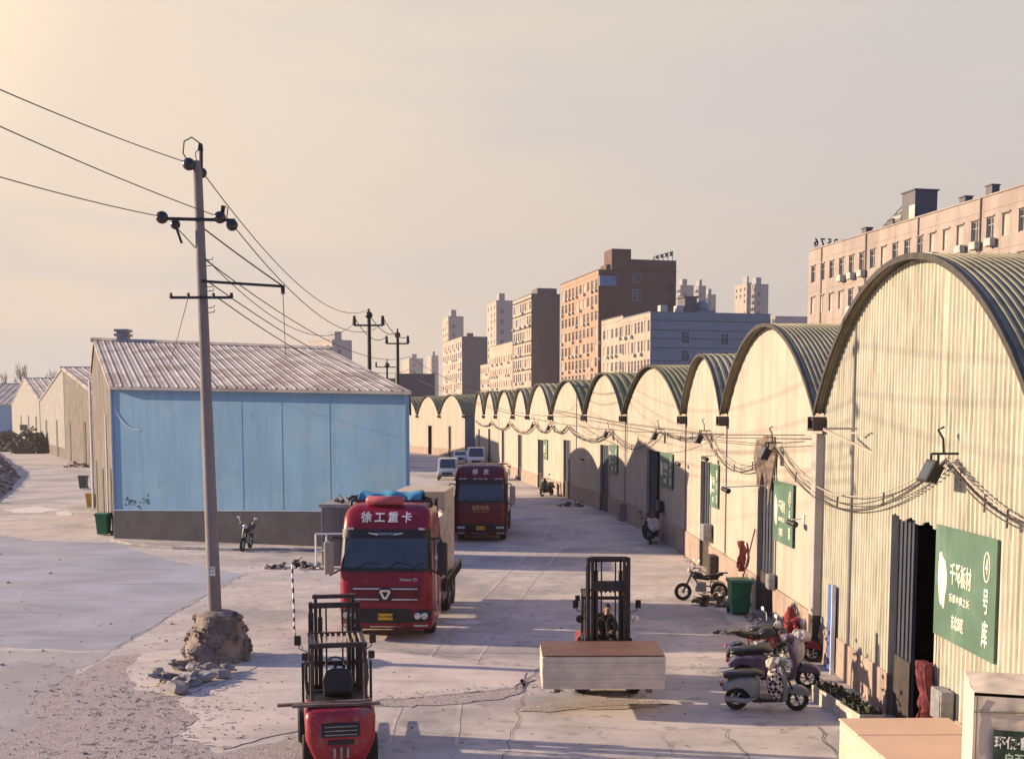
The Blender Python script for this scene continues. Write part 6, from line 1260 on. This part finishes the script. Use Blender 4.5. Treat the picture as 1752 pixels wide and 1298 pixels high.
# ------------------------------------------------------------------ parked cars
def car(px, py, rz, label, col, van=False, sc=1.0):
    r = thing('parked_car' if not van else 'white_van', g(px, py), rz, label, 'van' if van else 'car', 'cars parked beyond the trucks'); r.scale = (sc,) * 3
    m = mat('car_' + col, {'white': (.55, .55, .56), 'grey': (.30, .31, .33), 'dark': (.04, .045, .06)}[col], .3, 0, .05, 2, coat=.5)
    H = 1.9 if van else 1.48; L = 4.4
    pr = [(0, .35), (.02, .75), (.25, .95), (1.0, 1.03), (1.65, H - .06), (2.0, H), (3.9, H - .02), (4.3, H - .25), (L, .95), (L, .35)] if van else [(0, .35), (.0, .65), (.2, .82), (1.15, .95), (1.85, H - .05), (2.3, H), (3.2, H - .04), (3.9, 1.05), (4.35, .98), (L, .6), (L, .35)]
    b = MB(); b.prism(pr, -.86, .86, 'YZ', .04); b.build('body', m, r, .06, 50)
    b = MB(); z0 = 1.06; 
    b.add([(-.70, .98 if van else 1.14, z0 - .02), (.70, .98 if van else 1.14, z0 - .02), (.62, 1.62 if van else 1.84, H - .1), (-.62, 1.62 if van else 1.84, H - .1)], [(0, 1, 2, 3)]); b.v = [v + Vector((0, -.05, .03)) for v in b.v]; b.build('windscreen', glass, r)
    for s in (-1, 1):
        b = MB(); b.add([(s * .875, 1.5, z0), (s * .875, 3.6, z0), (s * .85, 3.3, H - .16), (s * .85, 1.95, H - .16)], [(0, 1, 2, 3)]); b.build('side_window', glass, r)
        b = MB(); b.box(s * .62 - .16, s * .62 + .16, -.03, .1, .62, .76); b.build('headlight', m_lens, r, .02); b = MB(); b.cbox((s * 1.0, 1.35, 1.08), (.2, .1, .14)); b.build('mirror', m, r, .03)
        for y in (.8, 3.5): b = MB(); b.wheel((s * .78, y, .32), .32, .2); w = b.build('wheel', rubber, r, 0, 35); h = MB(); h.rimm((s * .78, y, .32), .2, .21); h.build('rim', galv, w, 0, 35)
    b = MB(); b.box(-.45, .45, -.03, .05, .5, .72); b.box(-.7, .7, -.035, .05, .36, .44); b.build('grille', black, r, .01); b = MB(); b.box(-.22, .22, -.045, -.03, .44, .54); b.build('number_plate', mat('blue_plate', (.03, .08, .3), .5), r)
    return r
car(765, 822, R(1), 'silver grey van parked left of the dark red truck', 'grey', True, 1.05)
car(787, 792, R(0), 'white car with dark windscreen behind the grey van', 'white')
car(712, 773, R(-20), 'white car at the corner of the blue hall in the distance', 'white')
car(815, 800, R(2), 'white van showing above the dark red truck roof', 'white', True, 1.2)
car(800, 785, R(0), 'dark car parked between the white car and white van', 'dark')
# ------------------------------------------------------------------ bare trees
m_bark = mat('bare_bark', (.10, .075, .065), .9, 0, .2, 2)
def bare_tree(px, py, Y, label, seed):
    top = at(px, py, Y); r = thing('bare_tree', (top.x, Y, 0), 0, label, 'tree', 'bare trees beyond the left halls'); rr = random.Random(seed); t = MB(); c = MB(); H = top.z
    def br(p, d, L, w, lv):
        e = p + d * L; (t if lv == 0 else c).tube([p, p.lerp(e, .5) + Vector((rr.gauss(0, .03), 0, 0)) * L, e], [w, w * .8, w * .6], 5)
        if lv < 4:
            for _ in range(3 if lv < 3 else 2):
                n_ = (d + Vector((rr.gauss(0, .42), rr.gauss(0, .42), .25 + rr.random() * .3))).normalized(); br(p.lerp(e, rr.uniform(.55, 1)), n_, L * rr.uniform(.5, .75), w * .55, lv + 1)
    br(Vector((0, 0, 0)), Vector((0, 0, 1)), H * .5, .55, 0); t.build('trunk', m_bark, r); c.build('crown', m_bark, r)
for k, (px, py, Y, lab) in enumerate(((4, 634, 330, 'bare tree at the very left picture edge'), (22, 628, 335, 'second bare tree from the left edge'), (45, 631, 340, 'third bare tree, above the far blue hall roof'), (66, 634, 345, 'fourth bare tree, left of the roof vent'), (88, 640, 350, 'rightmost bare tree, just left of the weathered hall gable'))): bare_tree(px, py, Y, lab, k)
# ------------------------------------------------------------------ air
m = bpy.data.materials.new('haze_air'); m.use_nodes = True; nt = m.node_tree; nt.nodes.remove(nt.nodes['Principled BSDF']); pv = nt.nodes.new('ShaderNodeVolumePrincipled'); pv.inputs['Color'].default_value = (.93, .86, .80, 1); pv.inputs['Density'].default_value = .00028; pv.inputs['Anisotropy'].default_value = .3
nt.links.new(pv.outputs[0], nt.nodes['Material Output'].inputs['Volume'])
b = MB(); b.box(-190, 420, -12, 1150, -1, 150); o = b.build('haze', m); tag(o, 'thin warm haze in the air', 'haze', kind='stuff')
